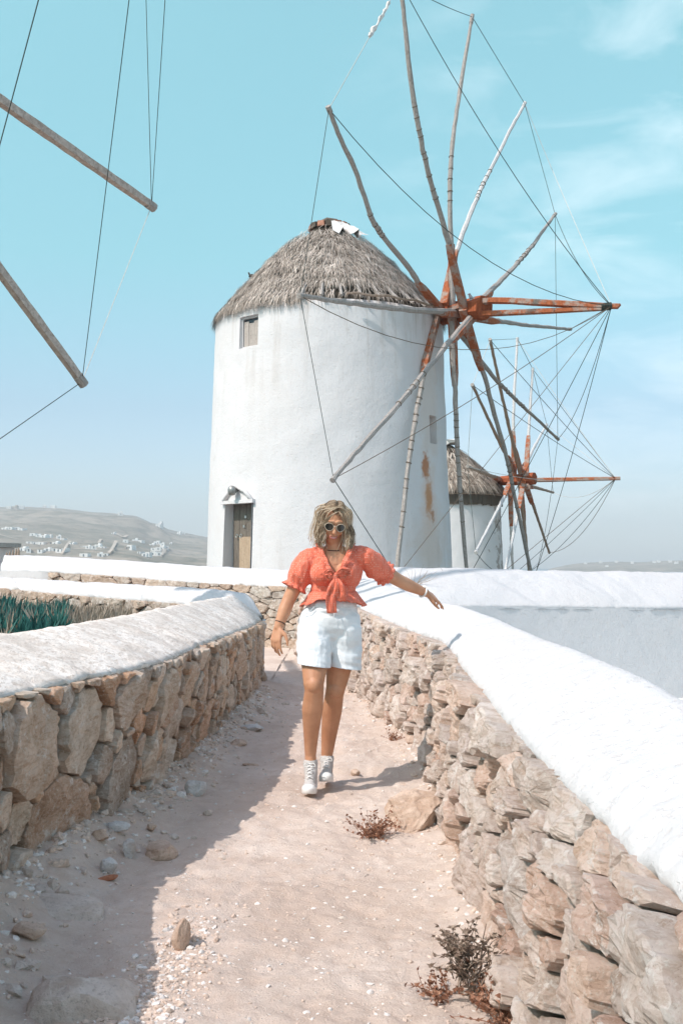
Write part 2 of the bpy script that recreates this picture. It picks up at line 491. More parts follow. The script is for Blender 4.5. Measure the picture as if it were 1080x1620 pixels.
def stone_mesh(poly, place, rnd, depth, gap=.008, big=False, jut=0., rough=1.0):
    """poly in metres on the wall face; place(u, v, h) -> world"""
    cx = sum(p[0] for p in poly) / len(poly); cy = sum(p[1] for p in poly) / len(poly)
    A = abs(sum(poly[i][0] * poly[(i + 1) % len(poly)][1] - poly[(i + 1) % len(poly)][0] * poly[i][1] for i in range(len(poly)))) / 2
    size = math.sqrt(max(A, 1e-6))
    n = 40 if big else (26 if size > .12 else 18)
    ring = resample(chaikin(poly, rnd.uniform(.04, .12)), n)
    g = max(.5, 1 - 2 * gap / max(size, .02))
    ring = [(cx + (x - cx) * g, cy + (y - cy) * g) for x, y in ring]
    # clip corners a little at random (chipped outline)
    ph = [rnd.uniform(-1, 1) for _ in range(n)]
    ring = [(x + (x - cx) * .05 * ph[i] * rough, y + (y - cy) * .05 * ph[i] * rough) for i, (x, y) in enumerate(ring)]
    planes = []
    for k in range(rnd.choice((2, 3, 3, 4))):
        a = rnd.uniform(0, 2 * math.pi); sl = rnd.uniform(.10, .75)
        planes.append((math.cos(a) * sl, math.sin(a) * sl, rnd.uniform(.0, .35) * size))
    D = depth * rnd.uniform(.55, 1.25) + jut
    off = Vector((rnd.uniform(0, 99), rnd.uniform(0, 99), rnd.uniform(0, 99)))
    def hh(x, y):
        h = min(px * (x - cx) + py * (y - cy) + c for px, py, c in planes)
        h = max(-.6 * D, min(h, .5 * size))
        q = off + Vector((x, y, 0))
        return D * .75 + h * .45 + (noise.noise(q * 9) * .012 + noise.noise(q * 28) * .006 + noise.noise(q * 60) * .003) * rough * (1.4 if big else 1)
    steps = [(1.0, None), (1.0, .45), (.965, .92)] + [(f, 1.) for f in ((.86, .72, .56, .38, .2) if big else ((.82, .6, .32) if size > .12 else (.75, .4)))]
    v = []
    for f, m in steps:
        for x, y in ring:
            xx, yy = cx + (x - cx) * f, cy + (y - cy) * f
            if f < .99 and f > .3:
                xx += rnd.uniform(-1, 1) * .012 * size; yy += rnd.uniform(-1, 1) * .012 * size
            v.append(place(xx, yy, -.07 if m is None else hh(xx, yy) * m))
    v.append(place(cx, cy, hh(cx, cy)))
    f = []
    for k in range(len(steps) - 1):
        for i in range(n): f.append((k * n + i, k * n + (i + 1) % n, (k + 1) * n + (i + 1) % n, (k + 1) * n + i))
    b = (len(steps) - 1) * n
    for i in range(n): f.append((b + i, b + (i + 1) % n, len(v) - 1))
    return v, f

def build_stones(w, parent, mat, H, radii, asp, seed, depth, gap=.008, u0=0, u1=None, shear=0., zones=None, custom=None, bigsize=.2, vmax=1.0, rough=1., jut=.5):
    u1 = w.L if u1 is None else u1
    extra = MB()
    polys = cells(u1 - u0, H, radii, asp, seed, shear, zones)
    rnd = random.Random(seed + 1); cnt = 0
    def place(u, v, h):
        uu = u + u0
        return w.face(min(max(uu, 0), w.L), v / H * vmax) + w.normal(min(max(uu, .05), w.L - .05), .5) * h
    info = []
    for p in polys:
        A = abs(sum(p[i][0] * p[(i + 1) % len(p)][1] - p[(i + 1) % len(p)][0] * p[i][1] for i in range(len(p)))) / 2
        if A < .0006: continue
        info.append((A, p))
    def seen(e):                       # how large it shows in the picture
        cu = sum(q[0] for q in e[1]) / len(e[1]); q = w.face(min(max(cu + u0, 0), w.L), .5)
        return e[0] / max(q.y, .5) ** 2 * (1 if abs(q.x / q.y) < .36 else .2)
    info.sort(key=seen, reverse=True)
    for A, p in info:
        v, f = stone_mesh(p, place, rnd, depth, gap, math.sqrt(A) > bigsize, rnd.uniform(0, 1) ** 2 * depth * jut, rough)
        if cnt < 298: obj('stone', v, f, mat, parent)
        else: extra.add(v, f)
        cnt += 1
    if extra.v: extra.out('small_stones', mat, parent, kind='stuff')
    return cnt

def build_core(w, parent, mat, du=.12, nv=8, rec=.03, name='mortar_core', amp=.02):
    nu = max(2, int(w.L / du)); v = []; f = []
    for i in range(nu + 1):
        u = w.L * i / nu; nrm = w.normal(min(max(u, .05), w.L - .05))
        for j in range(nv + 1):
            q = w.face(u, -.12 + 1.14 * j / nv)
            v.append(q - nrm * (rec + amp * noise.noise(q * 6)))
    for i in range(nu):
        for j in range(nv):
            a = i * (nv + 1) + j; f.append((a, a + 1, a + nv + 2, a + nv + 1))
    return obj(name, v, f, mat, parent, True)

def build_cap(w, parent, mat, du=.04, hang=.03, amp=.008, ragged=.02, over=.035, bulge=.06, name='plaster_cap', endcap=True, flatt=.5):
    nu = max(4, int(w.L / du)); v = []; f = []
    prof = None
    for i in range(nu + 1):
        u = w.L * i / nu; t = w.s_of(u); nrm = w.normal(min(max(u, .05), w.L - .05))
        lip = crom(w.lip, t); cr = crom(w.crest, t); bk = crom(w.back, t); bs = crom(w.base, t)
        rg = noise.noise(Vector((u * 7, 3.1, 0))) * ragged + noise.noise(Vector((u * 23, 7.7, 0))) * ragged * .6
        lipo = lip + nrm * over + Vector((0, 0, rg))
        ax = cr - lipo; perp = Vector((0, 0, 1)) - ax.normalized() * ax.normalized().z; perp = perp.normalized()
        ps = [lip - nrm * .08 + Vector((0, 0, -hang + rg)), lipo + Vector((0, 0, -hang)) - nrm * .012, lipo + nrm * .004]
        for k in range(1, 12):
            a = k / 12
            ps.append(lipo + ax * a + perp * (bulge * math.sin(math.pi * a) ** .8) + nrm * (.02 * math.sin(math.pi * min(1, a * 2))))
        ps.append(cr)
        for k in range(1, 5):
            a = k / 5
            ps.append(cr.lerp(bk, a) + Vector((0, 0, .04 * math.sin(math.pi * a))))
        ps.append(bk); ps.append(Vector((bk.x, bk.y, bs.z - .15)))
        for k, q in enumerate(ps):
            if k > 0:
                d = noise.noise(q * 2.1) * amp * 1.6 + noise.noise(q * 7) * amp + noise.noise(q * 24) * amp * .35
                q = q + perp * d + (nrm * d * .6 if k < 4 else Vector((0, 0, 0)))
            v.append(q)
        prof = len(ps)
    for i in range(nu):
        for j in range(prof - 1):
            a = i * prof + j; f.append((a, a + prof, a + prof + 1, a + 1))
    if endcap:
        for i in (0, nu):
            c = len(v); v.append(crom(w.base, (w.n - 1) * i / nu) - Vector((0, 0, .1)))
            for j in range(prof - 1): f.append((i * prof + j, i * prof + j + 1, c))
    return obj(name, v, f, mat, parent, True)

# ---- right wall, the one the hand rests on
RW = []
for Y, bx, lx, lz, cx, cz, bz in [
    (1.1, .53, .72, .62, 1.10, .83, 0), (2.3, .55, .71, .62, 1.10, .85, 0), (3.3, .56, .68, .65, 1.08, .865, 0),
    (4.5, .56, .68, .68, 1.09, .90, 0), (5.8, .55, .70, .71, 1.08, .905, 0), (7.1, .61, .68, .80, 1.00, .95, 0),
    (8.2, .53, .64, .78, .93, .985, 0), (9.3, .41, .56, .77, .89, .985, 0), (11.7, .14, .32, .80, .73, 1.0, 0),
    (13.1, -.10, .10, .86, .62, 1.05, 0), (14.6, -.40, -.17, .92, .38, 1.12, 0), (16.4, -.62, -.45, .95, .1, 1.16, 0)]:
    RW.append(((bx, Y, bz), (lx, Y, lz), (cx, Y + .05, cz), (cx + .22, Y + .1, cz - .2)))
right_wall = Wall(RW, (-1, -.3, 0))
t = thing('stone_wall', 'dry stone wall with thick bright whitewashed top running along the right side of the path', 'wall', RW[3][0])
nR = build_stones(right_wall, t, M['stone_pale'], .78, [(.105, 40), (.08, 300), (.055, 2500), (.034, 7000)], 1.9, 21, .085, .006, .5, right_wall.L, shear=.25,
                  zones=lambda x: 1.15 if x < 3.2 else 1.0, bigsize=.13, rough=1.9, jut=1.2)
build_core(right_wall, t, M['mortar_pale'], rec=.022, amp=.03, du=.06, nv=16)
build_cap(right_wall, t, M['cap_white'], du=.03, amp=.007, ragged=.03, over=.02, bulge=.022)

# ---- left wall in the foreground
LW = []
for Y, bx, lx, lz, cx, cz in [
    (1.8, -1.06, -1.02, .80, -1.55, .985), (2.6, -1.14, -1.10, .80, -1.64, .985), (3.2, -1.22, -1.18, .80, -1.72, .985), (3.7, -1.29, -1.25, .80, -1.79, .98), (4.3, -1.36, -1.31, .80, -1.84, .98), (5.0, -1.24, -1.15, .80, -1.70, .975), (5.9, -1.16, -.99, .79, -1.50, .98),
    (7.4, -1.05, -.93, .785, -1.41, .978), (9.5, -.94, -.90, .74, -1.37, .972), (11.2, -.90, -.89, .71, -1.31, .968), (12.15, -.92, -.90, .71, -1.19, .972)]:
    LW.append(((bx, Y, .0), (lx, Y, lz), (cx, Y + .02, cz), (cx - .2, Y + .05, cz - .3)))
left_wall = Wall(LW, (1, -.2, 0))
t = thing('stone_wall', 'low stone wall of large brown blocks in shade with worn grey-white sloping top, left foreground', 'wall', LW[4][0])
nL = build_stones(left_wall, t, M['stone_brown'], .80, [(.21, 24), (.15, 70), (.10, 500), (.065, 3000), (.036, 6000)], 1.1, 58, .065, .007, .15, left_wall.L, bigsize=.19, rough=1.3, jut=.6)
build_core(left_wall, t, M['mortar'], rec=.05)
build_cap(left_wall, t, M['cap_worn'], du=.035, amp=.008, ragged=.02, over=.015, bulge=.012)

# ---- second wall, from the corner back to the left, behind the succulents
SW = []
for (lx, ly, lz), (cx, cy, cz) in [((-.86, 12.2, .74), (-1.10, 12.62, .985)), ((-1.25, 12.35, .80), (-1.42, 12.8, 1.03)), ((-1.84, 12.9, .857), (-2.05, 13.45, 1.048)), ((-2.6, 13.7, .885), (-2.85, 14.3, 1.065)),
                                   ((-3.95, 15.2, .926), (-4.3, 15.85, 1.105)), ((-5.1, 16.4, .98), (-5.5, 17.1, 1.14)), ((-7.2, 18.2, 1.02), (-7.6, 18.9, 1.18))]:
    SW.append(((lx, ly, .0), (lx, ly, lz), (cx, cy, cz), (cx - .1, cy + .3, cz - .25)))
second_wall = Wall(SW, (-.3, -1, 0))
t = thing('stone_wall', 'narrow whitewashed garden wall behind the green succulents, meeting the left wall at a corner', 'wall', SW[3][0])
nS = build_stones(second_wall, t, M['stone_far'], .9, [(.10, 200), (.07, 900), (.04, 2500)], 2.2, 77, .055, .005, .3, 6.3, rough=1.3)
build_core(second_wall, t, M['mortar'])
build_cap(second_wall, t, M['cap_far'], du=.05, amp=.008, ragged=.03, over=.02, bulge=.04)

# ---- far wall on the left
FW = []
for (lx, ly, lz), (cx, cy, cz) in [((-6.30, 20.55, 1.20), (-6.38, 21.0, 1.50)), ((-5.45, 20.1, 1.19), (-5.6, 20.7, 1.485)), ((-4.15, 19.6, 1.13), (-4.3, 20.2, 1.42)), ((-2.55, 18.6, 1.03), (-2.65, 19.2, 1.315)),
                                   ((-1.20, 17.7, .985), (-1.25, 18.3, 1.245)), ((-.55, 17.15, .97), (-.6, 17.9, 1.225)), ((.15, 16.3, .93), (.2, 17.2, 1.255))]:
    FW.append(((lx + .03, ly - .05, .0), (lx, ly, lz), (cx, cy, cz), (cx, cy + .3, cz - .3)))
far_wall = Wall(FW, (-.3, -1, 0))
t = thing('stone_wall', 'long far wall of small stones under a smooth white cap, crossing the left side below the windmill', 'wall', FW[3][0])
nF = build_stones(far_wall, t, M['stone_far'], 1.0, [(.11, 100), (.075, 700), (.045, 3000)], 2.2, 91, .065, .005, 1.15, 6.95, rough=1.3)
build_core(far_wall, t, M['mortar'])
build_cap(far_wall, t, M['cap_far'], du=.06, amp=.008, ragged=.03, over=.02, bulge=.04)
# plastered end of the far wall (no stones show there)
mb = MB()
e0, e1 = far_wall.face(0, 0), far_wall.face(1.12, 0)
nrm = far_wall.normal(.5)
pts = []
for i in range(13):
    u = 1.16 * i / 12
    for j in range(9):
        q = far_wall.face(u, j / 8) + nrm * (.05 + .012 * noise.noise(far_wall.face(u, j / 8) * 5) - (.06 if i == 12 else 0))
        pts.append(q)
mb.add(pts, [(i * 9 + j, i * 9 + j + 1, (i + 1) * 9 + j + 1, (i + 1) * 9 + j) for i in range(12) for j in range(8)])
mb.out('plastered_end', M['cap_far'], t, True)

# ---- big white wall to the right, beyond the right wall
PW = []
for (lx, ly, lz), (cx, cy, cz) in [((-.25, 16.2, .95), (-.2, 17.3, 1.235)), ((.35, 14.9, .80), (.35, 15.9, 1.265)), ((1.1, 14.15, .765), (.95, 15.2, 1.275)), ((2.6, 14.75, .72), (2.4, 15.8, 1.25)),
                                   ((4.75, 15.75, .66), (4.5, 16.8, 1.205)), ((6.6, 16.7, .60), (6.3, 17.7, 1.18)), ((9.5, 18.1, .52), (9.1, 19.1, 1.12))]:
    PW.append(((lx + .02, ly - .05, -.62), (lx, ly, lz), (cx, cy, cz), (cx - .1, cy + .4, cz - .35)))
plaster_wall = Wall(PW, (.4, -1, 0))
t = thing('plaster_wall', 'smooth white plastered wall with broad sloping top, right of the path behind the near wall', 'wall', PW[2][0])
build_cap(plaster_wall, t, M['cap_far'], du=.08, amp=.012, ragged=.01, over=.0, bulge=.07, hang=.0, name='sloping_top')
build_core(plaster_wall, t, M['cap_far'], rec=-.002, name='wall_face', amp=.015)
print('stones', nR, nL, nS, nF)

# ------------------------------------------------------------------ ground
def wx(w, Y, which):
    return float(np.interp(Y, [p.y for p in getattr(w, which)], [p.x for p in getattr(w, which)]))
def ground_h(x, y):
    h = .007 * noise.noise(Vector((x * 9, y * 7, 22))) + .034 * noise.noise(Vector((x * 1.3, y * 1.1, 2))) + .014 * noise.noise(Vector((x * 5, y * 5, 7))) + .010 * noise.noise(Vector((x * 16, y * 16, 1))) + .005 * noise.noise(Vector((x * 45, y * 45, 4)))
    bl = wx(left_wall, y, 'base') if y < 12 else -9
    d = x - bl
    if d < .6: h += lerp(.15, .085, smooth01((y - 4.8) / 1.2)) * smooth01(1 - d / .42) * (1 + .4 * noise.noise(Vector((x * 4, y * 4, 12))))
    # small worn step across the right half of the path
    ys = 6.95 + .10 * noise.noise(Vector((x * 3, 5, 0))) - .22 * (x - .1)
    if x > -.12: h += .045 * smooth01((y - ys + .10) / .10) * smooth01((x + .12) / .15) * smooth01((9.5 - y) / 2)
    br = wx(right_wall, y, 'base')
    if x > br - .3: h += .03 * smooth01(1 - (br - x) / .25)
    return h
ys = []; y = 1.2
while y < 19.5: ys.append(y); y += max(.014, .0048 * y)
xs = list(np.linspace(-1.85, 1.0, 190))
v = []; f = []
for y in ys:
    for x in xs: v.append((x, y, ground_h(x, y)))
n = len(xs)
for i in range(len(ys) - 1):
    for j in range(n - 1): f.append((i * n + j, i * n + j + 1, (i + 1) * n + j + 1, (i + 1) * n + j))
obj('path', v, f, M['path'], None, True, kind='structure')
# path beyond the corner, between the two far walls
v = []; f = []
for i in range(30):
    for j in range(20):
        x = -7.5 + 6.7 * i / 29; y = 12.3 + 9 * j / 19
        v.append((x, y, .012 + .03 * noise.noise(Vector((x, y, 3)))))
for i in range(29):
    for j in range(19): f.append((i * 20 + j, i * 20 + j + 1, i * 20 + j + 21, i * 20 + j + 20))
obj('side_path', v, f, M['path'], None, True, kind='structure')
def garden_h(x, y): return .50 + .04 * noise.noise(Vector((x * 2, y * 2, 9)))
v = []; f = []
for i in range(40):
    y = 2.2 + 15.6 * i / 39
    xr = -1.35 if y < 11 else float(np.interp(y, [11, 12.2, 13.4, 14.2, 15.8, 17.8], [-1.4, -1.15, -2.05, -2.85, -4.3, -6.4]))
    if y < 11: xr = wx(left_wall, y, 'crest') - .15
    for j in range(24):
        x = lerp(xr, -9.5, j / 23); v.append((x, y, garden_h(x, y)))
for i in range(39):
    for j in range(23): f.append((i * 24 + j, i * 24 + j + 1, i * 24 + j + 25, i * 24 + j + 24))
obj('garden_soil', v, f, M['mortar'], None, True, kind='structure')

# hidden white floor behind the right wall, added to bounce sun onto the plaster
v = []; f = []
for i in range(26):
    for j in range(16):
        y = 1.0 + 17.5 * i / 25; x0 = 1.15 if y < 9 else lerp(1.15, .6, min(1, (y - 9) / 4)); x = lerp(x0, 9.5, j / 15); v.append((x, y, -.56 + .01 * noise.noise(Vector((x, y, 0)))))
for i in range(25):
    for j in range(15): f.append((i * 16 + j, i * 16 + j + 1, i * 16 + j + 17, i * 16 + j + 16))
obj('bounce_floor', v, f, M['bounce'], None, True, kind='structure')
# ------------------------------------------------------------------ terrain, sea, haze
SEA = -9.0
LR = [(-900, 815), (-500, 800), (-200, 806), (0, 806), (45, 805), (100, 807), (140, 812), (185, 815), (215, 818), (240, 829), (255, 831), (262, 837), (285, 843), (324, 850), (400, 866), (500, 884), (600, 897), (650, 905)]
RR = [(850, 905), (880, 897), (905, 892), (935, 889), (980, 888), (1010, 890), (1040, 888), (1080, 887), (1150, 884), (1300, 880), (1500, 886), (1700, 897), (1800, 905)]
def terrain_h(x, y):
    r = math.hypot(x, y)
    near = interp([0, 24, 40, 70, 110, 170, 260], [-.62, -.62, -1.0, -1.7, -4.5, -8, SEA - 1.5], r)
    if y < 0: near = interp([0, 40, 200, 500], [-.62, -.8, -4, SEA - 2], r)
    h = near
    if y > 1:
        px = 540 + F * x / y
        ya = interp([a for a, b in LR], [b for a, b in LR], px)
        top = (895 - ya) / F * 2100 + 1.3
        if px < 650 and r > 420:
            rough = fbm((x, y, 0), .004, 5) * 12 + fbm((x, y, 5), .02, 4) * 3
            prof = interp([420, 700, 1100, 1600, 2100, 2600], [-.08, .10, .30, .66, 1.0, .9], r)
            hh = SEA - 1 + (top - SEA + 1) * prof + rough * smooth01((r - 420) / 500) * smooth01((2150 - r) / 200 if r < 2100 else .0) * smooth01((top + 4) / 30)
            h = max(h, hh) if top > -6 else h
        ya = interp([a for a, b in RR], [b for a, b in RR], px)
        top2 = (895 - ya) / F * 2450 + 1.3
        if 850 < px < 1800 and r > 1950:
            prof = interp([1950, 2050, 2250, 2450, 2800], [-.02, .35, .7, 1.0, .3], r)
            hh = SEA - 1 + (top2 - SEA + 1) * prof + fbm((x, y, 8), .012, 5) * 2.0 * smooth01((r - 1950) / 200)
            if top2 > -7: h = max(h, hh)
    return h
def terrain_mat():
    m, nt, b = newmat('hillside', .95, .1)
    co = coords(nt, 'World')
    n1 = tex_noise(nt, co, .004, 10, .65, .5); n2 = tex_noise(nt, co, .03, 8, .7, .6); n3 = tex_noise(nt, co, 3., 8, .7)
    c = ramp(nt, n1, [(.3, (.22, .20, .16)), (.5, (.31, .27, .22)), (.7, (.42, .36, .30))])
    c = mix(nt, ramp(nt, n2, [(.42, .8), (.55, 0.)]), c, (.13, .14, .11))
    c = mix(nt, ramp(nt, n2, [(.60, 0.), (.68, .7)]), c, (.44, .37, .29))
    v = N('ShaderNodeTexVoronoi', nt.nodes); v.feature = 'DISTANCE_TO_EDGE'; v.inputs['Scale'].default_value = .011; nt.links.new(co, v.inputs[0])
    c = mix(nt, ramp(nt, v.outputs[0], [(.012, .5), (.022, 0.)]), c, (.13, .12, .09))
    c = mix(nt, ramp(nt, n3, [(.35, .3), (.6, 0.)]), c, (.2, .15, .11))
    setc(nt, b, c); bump(nt, b, n2, .5, 4.)
    return m
angs = [math.radians(a) for a in np.concatenate([np.arange(-180, -32, 4.), np.arange(-32, 32, .22), np.arange(32, 180.1, 4.)])]
rs = [0.3, 3, 8, 14, 24, 40, 60, 90, 130, 170, 220, 300, 420] + list(np.arange(470, 1000, 35)) + list(np.arange(1000, 2800, 28))
v = []; f = []
for r in rs:
    for a in angs: x, y = r * math.sin(a), r * math.cos(a); v.append((x, y, terrain_h(x, y)))
n = len(angs)
for i in range(len(rs) - 1):
    for j in range(n - 1): f.append((i * n + j, i * n + j + 1, (i + 1) * n + j + 1, (i + 1) * n + j))
obj('terrain', v, f, terrain_mat(), None, True, kind='structure')

def water_mat():
    m, nt, b = newmat('sea_water', .25, .5)
    co = coords(nt, 'World'); n = tex_noise(nt, co, .35, 8, .7, .3)
    setc(nt, b, mix(nt, tex_noise(nt, co, .01, 5, .6), (.012, .07, .10), (.02, .11, .14))); bump(nt, b, n, .7, .6)
    return m
v = [(0, 0, SEA)]; f = []
for k in range(64):
    a = 2 * math.pi * k / 64; v.append((4100 * math.cos(a), 4100 * math.sin(a), SEA))
f = [(0, k + 1, (k + 1) % 64 + 1) for k in range(64)]
obj('sea', v, f, water_mat(), None, kind='structure')

# haze
m = bpy.data.materials.new('haze_air'); m.use_nodes = True
nt = m.node_tree
for q in list(nt.nodes): nt.nodes.remove(q)
vo = N('ShaderNodeOutputMaterial', nt.nodes); pv = N('ShaderNodeVolumePrincipled', nt.nodes)
pv.inputs['Color'].default_value = (.93, .96, 1.0, 1); pv.inputs['Density'].default_value = 0.00042
pv.inputs['Anisotropy'].default_value = 0.
nt.links.new(pv.outputs[0], vo.inputs['Volume'])
mb = MB(); mb.box((0, 0, (SEA - 1 - 2 + 170) / 2), (8400, 8400, 170 - (SEA - 3)))
hz = mb.out('haze', m, None, kind='stuff')

# ------------------------------------------------------------------ far houses
M['house_white'] = plain('far_white_wall', (.78, .76, .74), .9, .1, .05, .3, 0)
M['house_tan'] = plain('far_stone_wall', (.40, .33, .27), .9, .1, .15, .3, 0)
M['window_dark'] = plain('far_window', (.05, .07, .09), .4, .4, .1, 1, 0)
def find_ground(px, py):
    """the spot on the hill seen at a pixel"""
    r = 500
    while r < 2600:
        q = P(px, py, r)
        if terrain_h(q.x, q.y) >= q.z: return q
        r += 6
    return None
HL = []; ORD = ['leftmost', 'second', 'third', 'fourth', 'fifth', 'sixth', 'seventh', 'eighth', 'ninth', 'tenth', 'eleventh', 'twelfth', 'thirteenth', 'fourteenth', 'fifteenth', 'sixteenth', 'seventeenth', 'eighteenth', 'nineteenth', 'twentieth', 'twenty-first', 'twenty-second', 'twenty-third', 'twenty-fourth']
rh = random.Random(4)
houses = sorted([  # px, py (base), width px, height px
 (14,805,7,4),(24,805,8,4),(33,804,9,4),(70,803,6,3),(84,804,9,4),(92,803,9,5),(99,804,7,4),(190,816,7,5),(250,835,7,5),(254,834,5,6),(284,845,6,3),(290,845,5,3),
 (8,838,9,3),(17,838,8,4),(25,838,9,4),(34,840,8,4),(52,848,9,4),(60,849,8,3),(70,851,9,4),(78,850,7,3),(92,852,7,4),(100,855,6,3),(46,860,10,3),(56,861,9,3),(66,862,10,4),(78,861,8,3),(88,862,10,4),(36,872,11,5),(43,873,7,5),
 (64,873,8,3),(74,872,10,4),(84,872,9,4),(94,873,10,4),(103,871,6,3),(130,868,8,3),(139,868,7,4),(147,868,8,4),(155,867,9,5),(162,869,7,4),(133,881,13,5),(157,881,9,5),(166,880,8,4),(198,859,8,5),(204,858,6,4),(213,859,9,5),(222,860,9,5),(200,869,8,4),(207,869,9,6),(214,868,7,4),
 (240,865,8,4),(246,863,6,6),(250,862,5,6),(256,864,7,4),(243,871,8,4),(250,871,8,5),(257,870,7,5),(263,868,5,4),(228,881,8,5),(234,880,7,6),(242,879,8,6),(250,879,8,5),(222,876,5,3),(270,862,4,3),(180,846,4,3),(115,862,6,3)])
hcol = ['white cubic house', 'low white house', 'long flat-roofed white house', 'small pale house']
for k, (px, py, wpx, hpx) in enumerate(houses):
    q = find_ground(px, py)
    if q is None: continue
    wd, ht = wpx * q.y / F, hpx * q.y / F * 1.1
    zone = 'on the left skyline' if py < 812 else ('high on the right slope of the hill' if px > 175 and py < 850 else ('in the right-hand village on the hillside' if px > 175 else ('in the upper row on the left hillside' if py < 845 else ('in the lower row of the left hillside' if py > 865 else 'in the middle rows of the left hillside'))))
    HL.append(zone); o_ = ORD[min(HL.count(zone) - 1, 23)]
    if o_ != 'leftmost': o_ += ' from left'
    t = thing('house', f'tiny white house, {o_}, {zone}', 'house', (q.x, q.y, q.z), f'white houses {zone}')
    mb = MB(); dp = rh.uniform(6, 9); rot = Matrix.Rotation(rh.uniform(-.35, .35), 3, 'Z')
    mb.box((q.x, q.y + dp / 2, q.z + ht / 2 - 1.5), (wd, dp, ht + 3), rot)
    if rh.random() < .5: mb.box(Vector((q.x, q.y + dp / 2, q.z)) + rot @ Vector((wd * .22, .7, ht + ht * .2 - .05)), (wd * .45, dp * .6, ht * .45), rot)
    mb.out('wall', M['house_white'] if rh.random() < .9 else M['house_tan'], t)
    nw = max(1, int(wd / 3.2))
    for i in range(nw):
        mb = MB(); c = Vector((q.x, q.y + dp / 2, q.z + ht * .45)) + rot @ Vector((wd * ((i + .5) / nw - .5), -dp / 2 - .03, 0))
        mb.box(c, (.9, .12, 1.2 if i else 1.6), rot); mb.out('window', M['window_dark'], t)
M['track'] = plain('dirt_track', (.50, .43, .36), .95, .1, .1, .3, 0)
for pts, wd in [([(184, 858), (180, 866), (176, 874), (172, 880)], 5), ([(112, 858), (107, 865), (103, 871), (98, 879)], 4), ([(268, 868), (262, 873), (256, 881)], 4), ([(184, 846), (196, 852), (202, 848)], 5), ([(160, 855), (156, 862)], 4), ([(0, 848), (20, 853), (48, 858), (90, 866)], 2.5), ([(30, 829), (44, 831), (58, 835)], 2.5)]:
    mb = MB(); L = []; R = []
    for px, py in pts:
        q = find_ground(px, py); 
        if q is None: continue
        s = wd / 2 * q.y / F
        for sgn, A in ((-1, L), (1, R)):
            p = Vector((q.x + sgn * s, q.y, 0)); p.z = terrain_h(p.x, p.y) + 1.2; A.append(p)
    if len(L) > 1:
        v = L + R; k = len(L); obj('dirt_track', v, [(i, i + 1, k + i + 1, k + i) for i in range(k - 1)], M['track'], None, kind='structure')
# island buildings
for px, py, wpx, hpx in [(926,893,4,3),(950,891,4,3),(975,890,5,3),(1000,892,4,3),(1035,891,5,3),(1042,890,4,3),(1060,890,4,3),(1070,892,5,3),(960,897,4,2)]:
    q = find_ground(px, py)
    if q is None: continue
    HL.append('isl'); o_ = ORD[HL.count('isl') - 1] + ('' if HL.count('isl') == 1 else ' from left')
    t = thing('house', f'tiny white house, {o_}, on the low island across the water', 'house', (q.x, q.y, q.z), 'white houses on the far island')
    mb = MB(); mb.box((q.x, q.y + 3, q.z + 1.5), (wpx * q.y / F, 7, hpx * q.y / F + 2)); mb.out('wall', M['house_white'], t)
# ------------------------------------------------------------------ windmills
def on_plane(px, py, h, n):
    """the point of the plane through h with normal n that a pixel sees"""
    d = P(px, py, 1.0) - CAM
    return CAM + d * ((h - CAM).dot(n) / d.dot(n))

